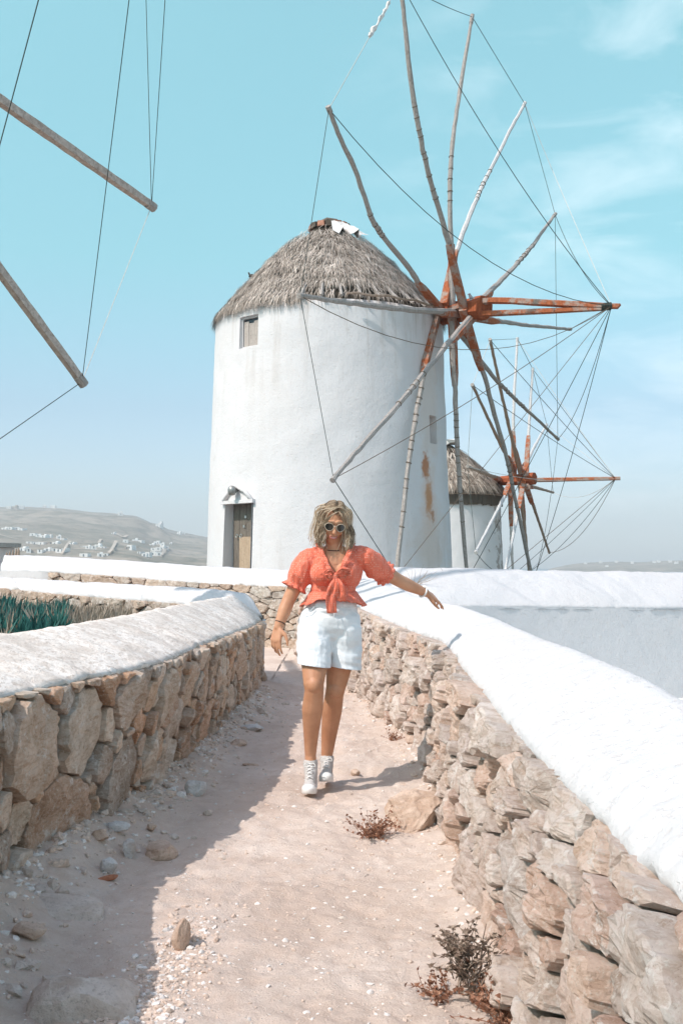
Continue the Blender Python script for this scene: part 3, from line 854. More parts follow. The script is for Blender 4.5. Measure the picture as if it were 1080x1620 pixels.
def tower(parent, cx, cy, z0, z1, r0, r1, openings, mat, seed, name='tower'):
    """round battered tower; openings = (angle from the camera side, half angle, z lo, z hi, recess)"""
    A = set(np.round(np.arange(-180, 180, 3.0), 3).tolist())
    Z = set(np.round(np.arange(z0, z1 + .01, .16), 3).tolist()) | {z1}
    for a, ha, lo, hi, dep in openings:
        A -= {x for x in A if abs(x - a) < ha + 1.0}; Z -= {z for z in Z if lo - .04 < z < hi + .04}
        for k in range(5): A.add(a - ha + ha * 2 * k / 4)
        for k in range(5): Z.add(lo + (hi - lo) * k / 4)
    A = sorted(A); Z = sorted(Z); nA = len(A)
    def pt(a, z, push=0):
        t = (z - z0) / (z1 - z0); r = r0 + (r1 - r0) * (t ** .85)
        ar = math.radians(a); d = Vector((math.sin(ar), -math.cos(ar), 0))
        q = Vector((cx, cy, z)) + d * r
        w = 1.
        for oa, ha, lo, hi, dep in openings:
            if abs(a - oa) < ha + 3 and lo - .2 < z < hi + .2: w = .15
        return q + d * (push + w * (.030 * noise.noise(q * .55 + Vector((seed, 0, 0))) + .020 * noise.noise(q * 1.9) + .009 * noise.noise(q * 5)))
    v = [pt(a, z) for z in Z for a in A]; f = []
    def hole(a, z):
        return any(abs(a - o[0]) < o[1] and o[2] < z < o[3] for o in openings)
    for i in range(len(Z) - 1):
        for j in range(nA):
            k = (j + 1) % nA; am = (A[j] + A[k]) / 2 if k else 181
            if hole(am, (Z[i] + Z[i + 1]) / 2): continue
            f.append((i * nA + j, i * nA + k, (i + 1) * nA + k, (i + 1) * nA + j))
    c = len(v); v.append(Vector((cx, cy, z1 + .02)))
    for j in range(nA): f.append(((len(Z) - 1) * nA + j, (len(Z) - 1) * nA + (j + 1) % nA, c))
    frames = []
    for a, ha, lo, hi, dep in openings:
        ar = math.radians(a); d = Vector((math.sin(ar), -math.cos(ar), 0)); sd = Vector((math.cos(ar), math.sin(ar), 0))
        inner = {}
        for z in (lo, hi):
            for s in (-1, 1):
                q = pt(a + s * ha, z); m = (pt(a - ha, z) + pt(a + ha, z)) / 2
                inner[(z, s)] = q - d * dep
        b = len(v)
        corners = [pt(a - ha, lo), pt(a + ha, lo), pt(a + ha, hi), pt(a - ha, hi)]
        inn = [inner[(lo, -1)], inner[(lo, 1)], inner[(hi, 1)], inner[(hi, -1)]]
        # the reveal follows the curved edge of the hole
        for e in range(4):
            if e % 2 == 0:
                z = lo if e == 0 else hi
                row = [pt(a - ha + ha * 2 * k / 4, z) for k in range(5)]
                p0, p1 = inner[(z, -1)], inner[(z, 1)]
                b = len(v); v += row + [p0.lerp(p1, k / 4) for k in range(5)]
                f += [(b + k, b + k + 1, b + 6 + k, b + 5 + k) for k in range(4)]
            else:
                s = 1 if e == 1 else -1
                row = [pt(a + s * ha, lo + (hi - lo) * k / 4) for k in range(5)]
                p0, p1 = inner[(lo, s)], inner[(hi, s)]
                b = len(v); v += row + [p0.lerp(p1, k / 4) for k in range(5)]
                f += [(b + k, b + k + 1, b + 6 + k, b + 5 + k) for k in range(4)]
        b = len(v); v += [q - d * .002 for q in inn]; f.append((b, b + 1, b + 2, b + 3))
        frames.append((inn, d, sd))
    o = obj(name, v, f, mat, parent, True)
    # sharp edges at the openings
    for p in o.data.polygons:
        if len(p.vertices) == 4 and p.index >= len(f) - 17 * len(openings): p.use_smooth = False
    return o, frames, pt

def thatch_roof(parent, cx, cy, prof, n, mat, seed, blade=(.30, .55), width=.018, missing=None, sag=.10):
    """prof = [(z, r)] from the top down"""
    rg = np.random.default_rng(seed)
    # under layer
    v = []; f = []; K = 48
    for z, r in prof:
        for k in range(K):
            a = 2 * math.pi * k / K
            rr = r - .06 + .03 * noise.noise(Vector((math.cos(a) * 2, math.sin(a) * 2, z * 2)))
            v.append((cx + rr * math.sin(a), cy - rr * math.cos(a), z - .03))
    for i in range(len(prof) - 1):
        for k in range(K): f.append((i * K + k, i * K + (k + 1) % K, (i + 1) * K + (k + 1) % K, (i + 1) * K + k))
    c = len(v); v.append((cx, cy, prof[0][0])); f += [(k, (k + 1) % K, c) for k in range(K)]
    base = obj('roof_layer', v, f, M['dark_gap'], parent, True)
    zs = np.array([p[0] for p in prof]); rs_ = np.array([p[1] for p in prof])
    seg = np.concatenate([[0], np.cumsum(np.hypot(np.diff(zs), np.diff(rs_)))]); L = seg[-1]
    V = []; Fc = []; T = []
    for i in range(n):
        s = L * math.sqrt(rg.uniform(.004, 1.0)); ang = rg.uniform(-math.pi, math.pi)
        ln = rg.uniform(*blade)
        row = .22; s = (math.floor(s / row) + .15 * rg.normal() + .5) * row; s = min(max(s, 0), L - ln * .55)
        if missing and s > L - .62:
            a0, a1 = missing
            if a0 < ang < a1 and rg.uniform() < .90: continue
        z = np.interp(s, seg, zs); r = np.interp(s, seg, rs_)
        s2 = min(s + .05, L); dz = np.interp(s2, seg, zs) - np.interp(s2 - .1, seg, zs); dr = np.interp(s2, seg, rs_) - np.interp(s2 - .1, seg, rs_)
        d = Vector((dr, dz)).normalized()
        rad = Vector((math.sin(ang), -math.cos(ang), 0)); tan = Vector((math.cos(ang), math.sin(ang), 0))
        swirl = .35 * noise.noise(Vector((math.sin(ang) * 2.5, math.cos(ang) * 2.5, z * 1.2))) + rg.normal(0, .22)
        down = (rad * d.x + Vector((0, 0, d.y)) + tan * swirl).normalized()
        nrm = (rad * -d.y + Vector((0, 0, d.x))).normalized()
        lift = rg.uniform(.0, .05) + .05 * noise.noise(Vector((math.sin(ang) * 6, math.cos(ang) * 6, z * 5)))
        p0 = Vector((cx, cy, z)) + rad * r + nrm * lift
        w = tan * width * rg.uniform(.6, 1.6)
        p1 = p0 + down * ln * .5 + nrm * rg.uniform(.01, .05)
        p2 = p0 + down * ln + nrm * rg.normal(.0, .03) - Vector((0, 0, sag * (ln * 1.2) * (1 if s > L - .6 else .3)))
        b = len(V); V += [p0 - w / 2, p0 + w / 2, p1 + w / 2, p1 - w / 2, p2]
        Fc += [(b, b + 1, b + 2, b + 3), (b + 3, b + 2, b + 4)]
        T += [float(np.clip(rg.normal(.52, .24) + .25 * noise.noise(p0 * 3), 0, 1))] * 5
    o = obj('thatch', V, Fc, mat, parent, kind='stuff')
    at = o.data.attributes.new('tone', 'FLOAT', 'POINT'); at.data.foreach_set('value', T)
    return o

def rope_pts(a, b, sag=0., n=14):
    a, b = Vector(a), Vector(b)
    return [a.lerp(b, i / (n - 1)) - Vector((0, 0, sag * 4 * (i / (n - 1)) * (1 - i / (n - 1)))) for i in range(n)]

def pole(parent, pts, r0, r1, mat, wrap=None, brace=None, wrapmat=None, seed=0, clean=1., bracemat=None, square=False):
    """a bent pole through pts (first = hub end); wrap = (t0, t1) where rope is wound; brace = length of the painted timber at its root"""
    rnd = random.Random(seed)
    c = curve(pts, 34)
    rr = [lerp(r0, r1, i / 33) * (1 + clean * rnd.uniform(-.07, .07)) for i in range(34)]
    c = [p + Vector((rnd.uniform(-1, 1), rnd.uniform(-1, 1), rnd.uniform(-1, 1))) * .008 * clean for p in c]
    mb = MB(); mb.tube(c, rr, 7 if not square else 4, jit=.06)
    po = mb.out('pole', mat, parent, False)
    if wrap:
        mb = MB(); a, b = wrap; k = max(4, int((b - a) * 46))
        for i in range(k):
            if rnd.random() < .3: continue
            t = a + (b - a) * (i + rnd.uniform(-.3, .3)) / (k - 1); q = crom(c, t * 33); d = (crom(c, min(33, t * 33 + .6)) - crom(c, max(0, t * 33 - .6))).normalized()
            r = lerp(r0, r1, t) * rnd.uniform(1.0, 1.12)
            x = d.orthogonal().normalized(); y = d.cross(x)
            ring = [q + x * math.cos(w) * r + y * math.sin(w) * r + d * (.02 * w / 6.28) for w in [2 * math.pi * j / 9 for j in range(10)]]
            mb.tube(ring, .0085, 4)
        mb.out('rope_binding', wrapmat or M['rope_brown'], po, kind='stuff')
    if brace:
        mb = MB(); L = brace; tot = sum((c[i + 1] - c[i]).length for i in range(33)); k = max(2, int(33 * L / tot))
        d = (c[k] - c[0]).normalized(); x = d.cross(Vector((0, 0, 1))); x = x.normalized() if x.length > .1 else Vector((1, 0, 0)); y = d.cross(x).normalized()
        side = rnd.choice((-1, 1))
        q0 = c[0] - d * .18 + y * side * r0 * .9; q1 = c[0] + d * L + y * side * r0 * .7
        hw, hh = r0 * 1.15, r0 * .85
        v = []
        for q, s1, s2 in ((q0, 1.15, 1.2), (q0.lerp(q1, .82), 1.0, .95), (q1, .8, .35)):
            for a, b in ((-1, -1), (1, -1), (1, 1), (-1, 1)): v.append(q + x * a * hw * s1 + y * b * hh * s2)
        f = [(i * 4 + j, i * 4 + (j + 1) % 4, i * 4 + 4 + (j + 1) % 4, i * 4 + 4 + j) for i in range(2) for j in range(4)] + [(3, 2, 1, 0), (8, 9, 10, 11)]
        mb.add(v, f); mb.out('splint', bracemat or M['orange_wood'], po)
    # iron band / cap at the tip
    mb = MB(); mb.tube([c[-2].lerp(c[-1], .4), c[-1] + (c[-1] - c[-2]).normalized() * .05], r1 * (1.25 if clean else 1.06), 8)
    mb.out('pole_tip', M['pole_wood'] if mat is not M['white_pole'] else mat, po)
    return c

def axle(parent, a, b, r, mat, endmat=None):
    mb = MB(); d = (b - a).normalized()
    pts = [a.lerp(b, t) for t in (0, .15, .3, .31, .6, .85, .86, 1.0)]
    mb.tube(pts, [r * 1.0, r * 1.02, r * 1.0, r * 1.18, r * 1.15, r * 1.2, r * 1.3, r * 1.28], 8, jit=.02)
    return mb.out('axle', mat, parent)

# ================= the big windmill
NV = Vector((.895, -.445, 0)).normalized()
HUB = P(735, 490, 22.7)
TX, TY = (521 - 540) / F * 24.1, 24.1
mill = thing('windmill', 'large round white windmill with grey thatched roof and twelve bare spokes, behind the woman', 'windmill', (TX, TY, -.62))
zt = 6.58
def ang_of(px, r):       # angle on the tower for a pixel column
    s = ((px - 540) / F * (TY - r * .8) - TX) / r
    return math.degrees(math.asin(max(-1, min(1, s))))
def z_of(py, Y): return 1.3 + (895 - py) / F * Y
aD = -45.; aW = -41.; aN = 58.
ops = [(aD, 9.3, .30, z_of(796, 22.2), .36), (aW, 6.2, z_of(548, 22.3), z_of(497, 22.3), .13), (aN, 3.6, z_of(702, 22.8), z_of(657, 22.8), .17)]
def mill_plaster():
    m, nt, b, c = plaster('mill_plaster', (.67, .655, .66), (.62, .55, .50), .22, .45, scale=.8)
    co = coords(nt, 'World')
    # rust runs below the axle and bare patches, each with its own place
    def spot(p, sc, r0, r1, col, c, f=.9, ns=6):
        mp = N('ShaderNodeVectorMath', nt.nodes, operation='SUBTRACT'); mp.inputs[1].default_value = tuple(p); nt.links.new(co, mp.inputs[0])
        ms = N('ShaderNodeVectorMath', nt.nodes, operation='MULTIPLY'); ms.inputs[1].default_value = sc; nt.links.new(mp.outputs[0], ms.inputs[0])
        ln = N('ShaderNodeVectorMath', nt.nodes, operation='LENGTH'); nt.links.new(ms.outputs[0], ln.inputs[0])
        nn = tex_noise(nt, co, ns, 6, .7, .6)
        dd = math_(nt, 'ADD', ln.outputs['Value'], math_(nt, 'MULTIPLY', math_(nt, 'SUBTRACT', nn, .5), 1.6))
        return mix(nt, ramp(nt, dd, [(r0, f), (r1, 0.)]), c, col)
    q = lambda px, py: P(px, py, 22.4)
    c = spot(q(682, 640), (3.2, 1.2, .55), .55, 1., (.62, .50, .42), c, .45, 3)
    c = spot(q(688, 860), (1.6, 1.0, .9), .35, 1., (.60, .47, .38), c, .5, 2)
    c = spot(q(680, 790), (4.2, 1.5, 1.1), .30, 1., (.66, .46, .36), c, .55, 5)
    c = spot(q(673, 738), (9, 2, 2.9), .5, .95, (.42, .17, .07), c, .9, 9)
    c = spot(q(679, 785), (9, 2, 1.9), .45, .95, (.50, .25, .12), c, .9, 9)
    c = spot(q(686, 815), (14, 2, 4.), .4, .8, (.40, .20, .11), c, .8, 12)
    c = spot(q(624, 797), (6, 2, 7), .30, .42, (.36, .31, .28), c, .9, 9)
    c = spot(q(618, 752), (5, 2, 6), .30, .42, (.55, .50, .47), c, .8, 9)
    c = spot(q(606, 795), (9, 2, 9), .25, .38, (.34, .29, .26), c, .9, 9)
    c = spot(q(442, 830), (2.4, 1.5, 1.1), .5, 1., (.66, .62, .59), c, .5, 4)
    st = tex_noise(nt, coords(nt, 'World', (5, 5, .35)), 1., 8, .65)
    gz = N('ShaderNodeSeparateXYZ', nt.nodes); nt.links.new(co, gz.inputs[0])
    hi = ramp(nt, math_(nt, 'MULTIPLY', math_(nt, 'SUBTRACT', gz.outputs[2], 4.6), .5), [(0., 0.), (1., 1.)])
    lo = ramp(nt, math_(nt, 'MULTIPLY', math_(nt, 'SUBTRACT', gz.outputs[2], .4), .5), [(0., .8), (1., 0.)])
    c = mix(nt, math_(nt, 'MULTIPLY', ramp(nt, st, [(.52, 0.), (.66, .55)]), math_(nt, 'ADD', math_(nt, 'ADD', hi, lo), .15)), c, (.46, .41, .37))
    pe = tex_noise(nt, co, 1.7, 9, .7, .9)
    c = mix(nt, ramp(nt, pe, [(.655, 0.), (.665, .35)]), c, (.55, .51, .48))
    setc(nt, b, c)
    return m
M['mill_plaster'] = mill_plaster()
tw, frames, tpt = tower(mill, TX, TY, -.62, zt, 2.75, 2.46, ops, M['mill_plaster'], 3)
# door
inn, d, sd = frames[0]
w = (inn[1] - inn[0]); H = inn[3].z - inn[0].z
mb = MB(); a0 = inn[0] + sd * .02 + d * .03
dw = w.length - .04
for k in range(4):
    c0 = inn[0] + sd * (.03 + dw * (k + .5) / 4) + d * .035; c0.z = inn[0].z + H / 2
    mb.box(c0, (dw / 4 - .012, .05 + .006 * (k % 2), H - .02), Matrix.Rotation(math.radians(aD), 3, 'Z'))
door = mb.out('door', M['door_wood'], mill)
mb = MB(); c0 = inn[0] + sd * (w.length * .63) + d * .085; c0.z = inn[0].z + (z_of(848, 22.2) - inn[0].z) / 2
mb.box(c0, (w.length * .64, .03, z_of(848, 22.2) - inn[0].z - .02), Matrix.Rotation(math.radians(aD), 3, 'Z')); mb.out('lower_panel', M['door_patch'], door)
for dx in (.22, .36):
    mb = MB(); c0 = inn[0] + sd * (w.length * dx) + d * .10; c0.z = z_of(847, 22.2)
    mb.tube([c0 + Matrix.Rotation(math.radians(aD), 3, 'Z') @ Vector((.035 * math.cos(t), 0, .035 * math.sin(t))) for t in np.linspace(0, 6.283, 10)], .010, 5); mb.out('handle', M['steel'], door)
for xx, py in ((.5, 817), (.45, 832)):
    mb = MB(); c0 = inn[0] + sd * (w.length * xx) + d * .075; c0.z = z_of(py, 22.2); mb.box(c0, (.05, .02, .05), Matrix.Rotation(math.radians(aD), 3, 'Z')); mb.out('lock', M['steel'], door)
# hood over the door: a small pitched plaster moulding
mb = MB(); R = Matrix.Rotation(math.radians(aD), 3, 'Z')
top = tpt(aD, z_of(768, 22.2)) + d * .05; zl = z_of(794, 22.2)
hw = .50
for s in (-1, 1):
    a = top; b = tpt(aD + s * 10.5, zl) + d * .03
    mb.tube([a, a.lerp(b, .5) + Vector((0, 0, .05)), b], [.055, .05, .045], 6)
mb.out('door_hood', M['mill_plaster'], mill, True)
mb = MB(); c0 = tpt(aD, z_of(796, 22.2)) - d * .02; c0.z = z_of(796, 22.2) + .03; mb.box(c0, (w.length + .14, .10, .07), R); mb.out('lintel', M['mill_plaster'], mill)
# round lamp under the hood
lc = tpt(aD, z_of(776, 22.2)) + d * .16
mb = MB(); prof = [(-.10, .02), (-.09, .06), (-.04, .085), (.02, .09), (.07, .07), (.10, .02)]
mb.tube([lc + Vector((0, 0, z)) for z, r in prof], [r for z, r in prof], 10)
lamp = mb.out('wall_lamp', M['metal'], mill, True)
mb = MB(); mb.tube([lc, lc - d * .18], .025, 6); mb.out('bracket', M['metal'], lamp)
# window with two boards
inn, d, sd = frames[1]; w = inn[1] - inn[0]; H = inn[3].z - inn[0].z; R = Matrix.Rotation(math.radians(aW), 3, 'Z')
mb = MB(); cc = (inn[0] + inn[2]) / 2 + d * .01
for s in (-1, 1):
    mb.box(cc + sd * s * (w.length / 2 - .02) + d * .03, (.04, .06, H), R)
    mb.box(cc + Vector((0, 0, s * (H / 2 - .02))) + d * .031, (w.length - .082, .06, .04), R)
win = mb.out('window', M['cap_far'], mill)
for k, (x, hgt) in enumerate(((-.26, .80), (.02, .74), (.27, .80))):
    mb = MB(); c0 = cc + sd * (x * w.length) + d * .03; c0.z = inn[0].z + H * hgt / 2 + .03
    mb.box(c0, (w.length * .25, .03, H * hgt), R, jit=.006); mb.out('board', M['shutter'], win)
mb = MB(); mb.box(cc - d * .0 + Vector((0, 0, 0)), (w.length - .06, .01, H - .06), R); mb.out('pane', M['window_dark'], win)
# roof
prof = [(8.72, .42), (8.52, .62), (8.1, 1.12), (7.6, 1.60), (7.1, 2.05), (6.76, 2.34), (6.58, 2.46)]
thatch_roof(mill, TX, TY, prof, 30000, M['thatch'], 7, width=.012, blade=(.24, .42), missing=(math.radians(-12), math.radians(58)))
# rafters that show where straw has gone from the front edge
mb = MB()
for k in range(9):
    a = math.radians(-12 + 9 * k); rad = Vector((math.sin(a), -math.cos(a), 0))
    mb.tube([Vector((TX, TY, 6.98)) + rad * 2.16, Vector((TX, TY, 6.62)) + rad * 2.56], .035, 5, jit=.1)
    mb.out('rafter', M['pole_wood'], mill); mb = MB()
mb = MB(); mb.tube([Vector((TX, TY, 6.64 + .02 * math.sin(k * 2))) + Vector((math.sin(a), -math.cos(a), 0)) * 2.66 for k, a in enumerate(np.linspace(math.radians(8), math.radians(60), 12))], .025, 5)
mb.out('eave_rail', M['brown_pole'], mill)
# red brick ring and rag of white cloth on the top
for k in range(14):
    a = 2 * math.pi * k / 14; mb = MB(); c0 = Vector((TX + .40 * math.sin(a), TY - .40 * math.cos(a), 8.74)); mb.box(c0, (.155, .10, .12), Matrix.Rotation(a, 3, 'Z'), jit=.012); mb.out('brick', M['brick_red'] if k % 3 else M['thatch_brown'], mill)
mb = MB(); mb.tube([Vector((TX + r_ * math.cos(k), TY + r_ * math.sin(k), 8.74 + .035 * math.sin(3 * k))) for k, r_ in [(x, .3) for x in np.linspace(0, 6.28, 12)]], .12, 6); mb.out('straw_top', M['thatch_brown'], mill)
mb = MB(); g = []
for i in range(9):
    for j in range(7):
        a = math.radians(5 + 62 * i / 8); s = j / 6; r = .44 + .42 * s * (1 + .2 * math.sin(i * 1.7)); z = 8.70 - .34 * s * (1 + .3 * math.sin(i * 2.3)) + .045 * noise.noise(Vector((i * .8, j * .9, 3))) + .02
        g.append(Vector((TX + r * math.sin(a), TY - r * math.cos(a), z + .06)))
mb.add(g, [(i * 7 + j, i * 7 + j + 1, i * 7 + j + 8, i * 7 + j + 7) for i in range(8) for j in range(6)]); mb.out('cloth', M['cloth_rag'], mill, False)

axle(mill, P(668, 502, 24.0) , HUB + NV * .42, .20, M['orange_deep'])
def hubp(px, base=735): return HUB + NV * ((px - base) / 70.)
tips = {}
spec = {
 'A': (700, [(698, 488), (668, 456), (647, 425), (611, 381), (588, 345), (562, 270), (538, 218), (520, 172)], (.36, .58), 'pole_wood'),
 'B': (735, [(733, 482), (717, 415), (699, 347), (678, 275), (663, 207), (647, 104), (637, 10), (633, -28)], (.35, .62), 'pole_wood'),
 'C': (714, [(714, 485), (714, 415), (711, 311), (715, 228), (728, 140), (746, 26)], (.38, .55), 'pole_wood'),
 'D': (706, [(705, 475), (723, 394), (746, 332), (767, 285), (803, 213), (829, 164)], (.45, .66), 'white_pole'),
 'E': (752, [(757, 477), (798, 438), (839, 392), (877, 339)], (.5, .68), 'pole_wood'),
 'F': (750, [(755, 500), (813, 512), (901, 521)], None, 'pole_wood'),
 'G': (714, [(722, 521), (739, 543), (780, 596), (825, 641), (882, 694)], (.58, .76), 'pole_wood'),
 'H': (736, [(737, 498), (751, 551), (764, 590), (782, 657), (800, 722), (813, 782), (838, 899), (842, 922)], (.60, .74), 'pole_wood'),
 'I': (714, [(714, 508), (717, 576), (720, 634), (724, 734), (737, 895), (740, 915)], (.45, .7), 'pole_wood'),
 'J': (690, [(689, 510), (676, 567), (667, 608), (648, 718), (629, 890), (627, 912)], (.42, .72), 'pole_wood'),
 'K': (743, [(743, 502), (715, 535), (678, 580), (629, 641), (564, 714), (527, 757)], (.45, .60), 'pole_wood'),
 'L': (718, [(722, 494), (641, 489), (560, 480), (475, 468)], None, 'pole_wood')}
for k, (bx, pts, wrap, mt) in spec.items():
    h = hubp(bx); c = pole(mill, [on_plane(x, y, h, NV) for x, y in pts], .062 if k != 'L' else .066, .038, M[mt], wrap, 1.35 if k not in 'LE' else .9, seed=ord(k))
    tips[k] = c[-1]
BOW = HUB + NV * 3.02; BOW.z = 6.36
mb = MB(); s0 = HUB + NV * -.35 + Vector((0, 0, .05)); mb.tube(curve([s0, HUB + NV * .5 + Vector((0, 0, .14)), HUB.lerp(BOW, .55) + Vector((0, 0, .10)), BOW, BOW + NV * .12], 12), [.085] * 3 + [.075] * 5 + [.06] * 4, 5, jit=.05); mb.out('bowsprit', M['orange_wood'], mill)
mb = MB(); s0 = HUB + NV * .35 - Vector((0, 0, .12)); mb.tube([s0, s0.lerp(BOW, .5) - Vector((0, 0, .02)), BOW - NV * .18 - Vector((0, 0, .03))], [.07, .065, .05], 5); mb.out('bowsprit_strut', M['orange_wood'], mill)
mb = MB()
for k in range(7): mb.tube([BOW - NV * (.02 + .03 * k) + Vector((0, .07 * math.cos(t), .07 * math.sin(t))) for t in np.linspace(0, 6.28, 9)], .014, 4)
mb.out('knot', M['rope_dark'], mill)
def rope(a, b, sag=0., mat='rope_dark', r=.0075, parent=None):
    mb = MB(); mb.tube(rope_pts(a, b, sag), r, 4); return mb.out('rope', M[mat], parent or mill)
T = tips
for a, b, sag, mt in [(T['A'], T['B'], .0, 'rope_pale'), (T['B'], T['C'], .05, 'rope_dark'), (T['C'], T['D'], .0, 'rope_dark'), (T['D'], T['E'], .0, 'rope_dark'), (T['E'], BOW, .28, 'rope_dark'), (T['E'], T['G'], .0, 'rope_dark'),
                      (T['A'], BOW, .75, 'rope_dark'), (T['B'], BOW, .35, 'rope_dark'), (T['D'], BOW, .05, 'rope_pale'), (T['A'], T['L'], .0, 'rope_dark'), (T['L'], T['K'], .0, 'rope_dark'), (T['K'], T['J'], .0, 'rope_dark'),
                      (T['L'], BOW, .85, 'rope_brown'), (T['K'], BOW, .12, 'rope_brown'), (T['F'], BOW, .0, 'rope_brown'), (T['G'], BOW, .42, 'rope_dark'), (T['H'], BOW, .22, 'rope_dark'), (T['I'], BOW, .05, 'rope_dark'), (T['J'], BOW, .0, 'rope_brown'),
                      (T['G'], T['H'], .5, 'rope_dark'), (T['J'], T['I'], .1, 'rope_brown')]: rope(a, b, sag, mt, .0072)
# rag knotted in the rope between two spoke tips
a, b = T['A'], T['B']; mb = MB(); rr = random.Random(3)
mb.tube([a.lerp(b, t) + Vector((rr.uniform(-.02, .02), 0, rr.uniform(-.02, .02))) for t in np.linspace(.55, .82, 16)], [rr.uniform(.012, .05) for _ in range(16)], 5, jit=.3); mb.out('rag', M['cloth_rag'], mill)

# ================= the second windmill
NV2 = Vector((.95, -.31, 0)).normalized(); HUB2 = P(815, 760, 49.)
TX2, TY2 = (706 - 540) / F * 50.2, 50.2
mill2 = thing('windmill', 'smaller, farther white windmill with brown thatch and peeling plaster, right of the large windmill', 'windmill', (TX2, TY2, -1.6))
def mill2_plaster():
    m, nt, b, c = plaster('mill_plaster_peeling', (.68, .665, .67), (.60, .55, .50), .3, .5, scale=.6)
    co = coords(nt, 'World'); n = tex_noise(nt, co, 1.6, 8, .72, .5)
    gx = N('ShaderNodeSeparateXYZ', nt.nodes); nt.links.new(co, gx.inputs[0])
    g = ramp(nt, math_(nt, 'MULTIPLY', math_(nt, 'SUBTRACT', gx.outputs[0], TX2 + 1.3), .8), [(0., 0.), (.6, .16)])
    c = mix(nt, ramp(nt, math_(nt, 'ADD', n, g), [(.66, 0.), (.69, .9)]), c, (.36, .31, .28)); setc(nt, b, c); return m
M['mill2_plaster'] = mill2_plaster()
z2 = 1.3 + 113 / F * 50.2
tower(mill2, TX2, TY2, -1.6, z2, 2.66, 2.42, [], M['mill2_plaster'], 9)
prof2 = [(z2 + 2.25, .35), (z2 + 2.0, .62), (z2 + 1.55, 1.15), (z2 + 1.0, 1.75), (z2 + .45, 2.32), (z2 + .12, 2.58)]
thatch_roof(mill2, TX2, TY2, prof2, 5200, M['thatch_brown'], 17, blade=(.5, .8), width=.045)
mb = MB()
for k in range(60):
    a = 2 * math.pi * k / 60; rr2 = 2.50; mb.box((TX2 + rr2 * math.sin(a), TY2 - rr2 * math.cos(a), z2 - .15), (.25, .05, .8 + .15 * random.random()), Matrix.Rotation(a, 3, 'Z'), jit=.02)
mb.out('eave_fringe', M['thatch_brown'], mill2, kind='stuff')
mb = MB(); mb.tube([Vector((TX2, TY2, z2 - .12)) + Vector((math.sin(a), -math.cos(a), 0)) * 2.56 for a in np.linspace(0, 6.28, 40)], .03, 4); mb.out('eave_rail', M['brown_pole'], mill2)
mb = MB(); mb.box((TX2 + .3, TY2 - .3, z2 + 2.36), (.5, .45, .2), jit=.08); mb.out('cloth', M['cloth_rag'], mill2)
axle(mill2, P(790, 761, 49.6), P(845, 757, 48.6), .22, M['orange_deep'])
spec2 = {'A': [(823, 750), (800, 655), (775, 538)], 'B': [(812, 750), (812, 650), (818, 536)], 'C': [(832, 750), (836, 680), (842, 584)], 'D': [(826, 747), (843, 710), (864, 672)], 'E': [(835, 768), (874, 779)], 'F': [(832, 768), (848, 815), (868, 874)],
         'G': [(822, 768), (831, 850), (836, 905)], 'H': [(806, 765), (808, 850), (811, 910)], 'I': [(828, 766), (815, 830), (799, 902)], 'J': [(808, 765), (780, 820), (752, 874)], 'K': [(790, 757), (766, 749), (739, 738)], 'L': [(812, 745), (785, 690), (747, 609)]}
t2 = {}
for k, pts in spec2.items():
    h = HUB2 + NV2 * ((pts[0][0] - 815) / 34.)
    c = pole(mill2, [on_plane(x, y, h, NV2) for x, y in pts], .085, .055, M['white_pole'] if k in 'BCDHIJ' else M['brown_pole'], None, 1.9 if k not in 'EKD' else 1.2, seed=ord(k) + 50)
    t2[k] = c[-1]
BOW2 = P(973, 757, 47.7)
mb = MB(); mb.tube([HUB2 + NV2 * .5, BOW2 + NV2 * .2], [.11, .085], 5); mb.out('bowsprit', M['orange_wood'], mill2)
for a, b, sag, mt in [('L', 'A', 0, 'rope_pale'), ('A', 'B', 0, 'rope_dark'), ('B', 'C', 0, 'rope_dark'), ('C', 'D', 0, 'rope_dark'), ('D', 'E', 0, 'rope_dark'), ('A', 0, .1, 'rope_dark'), ('B', 0, .1, 'rope_pale'), ('C', 0, 0, 'rope_dark'), ('D', 0, 0, 'rope_pale'), ('L', 0, .1, 'rope_dark'), ('K', 0, .3, 'rope_pale'),
                      ('E', 0, .5, 'rope_pale'), ('F', 0, .8, 'rope_brown'), ('G', 0, .4, 'rope_dark'), ('H', 0, .1, 'rope_dark'), ('I', 0, 0, 'rope_brown'), ('L', 'K', 0, 'rope_pale'), ('K', 'J', 0, 'rope_dark'), ('J', 'H', .3, 'rope_dark'), ('F', 'G', 0, 'rope_pale')]:
    rope(t2[a], t2[b] if b else BOW2, sag, mt, .012, mill2)

# ================= the near windmill: only its wheel reaches into the picture at the upper left
v0 = (-5.50, 9.89, 7.22, .577, -.20, 5.61)
H0 = Vector(v0[:3]); h0 = Vector((math.sin(v0[3]), math.cos(v0[3]), 0)); N0 = Vector((math.cos(v0[3]), -math.sin(v0[3]), 0))
mill0 = thing('windmill', 'nearest windmill wheel, its two tan wooden spokes reaching in from the upper left edge', 'windmill wheel', H0)
t0 = []
for k in range(12):
    th = v0[4] - k * math.pi / 6; d = h0 * math.cos(th) + Vector((0, 0, 1)) * math.sin(th)
    if k == 0: tip = on_plane(240, 326, H0, N0)
    elif k == 1: tip = on_plane(130, 604, H0, N0)
    else: tip = H0 + d * v0[5]
    c = pole(mill0, [H0 + (tip - H0) * t for t in (.05, .35, .7, 1.0)], .074, .062, M['near_pole'], None, None, clean=0, seed=200 + k, square=True); t0.append(c[-1])
axle(mill0, H0 - N0 * .8, H0 + N0 * .35, .11, M['orange_deep'])
B0 = P(325, -998, 7.2)
mb = MB(); mb.tube([H0 + N0 * .4, B0], [.09, .06], 6); mb.out('bowsprit', M['orange_wood'], mill0)
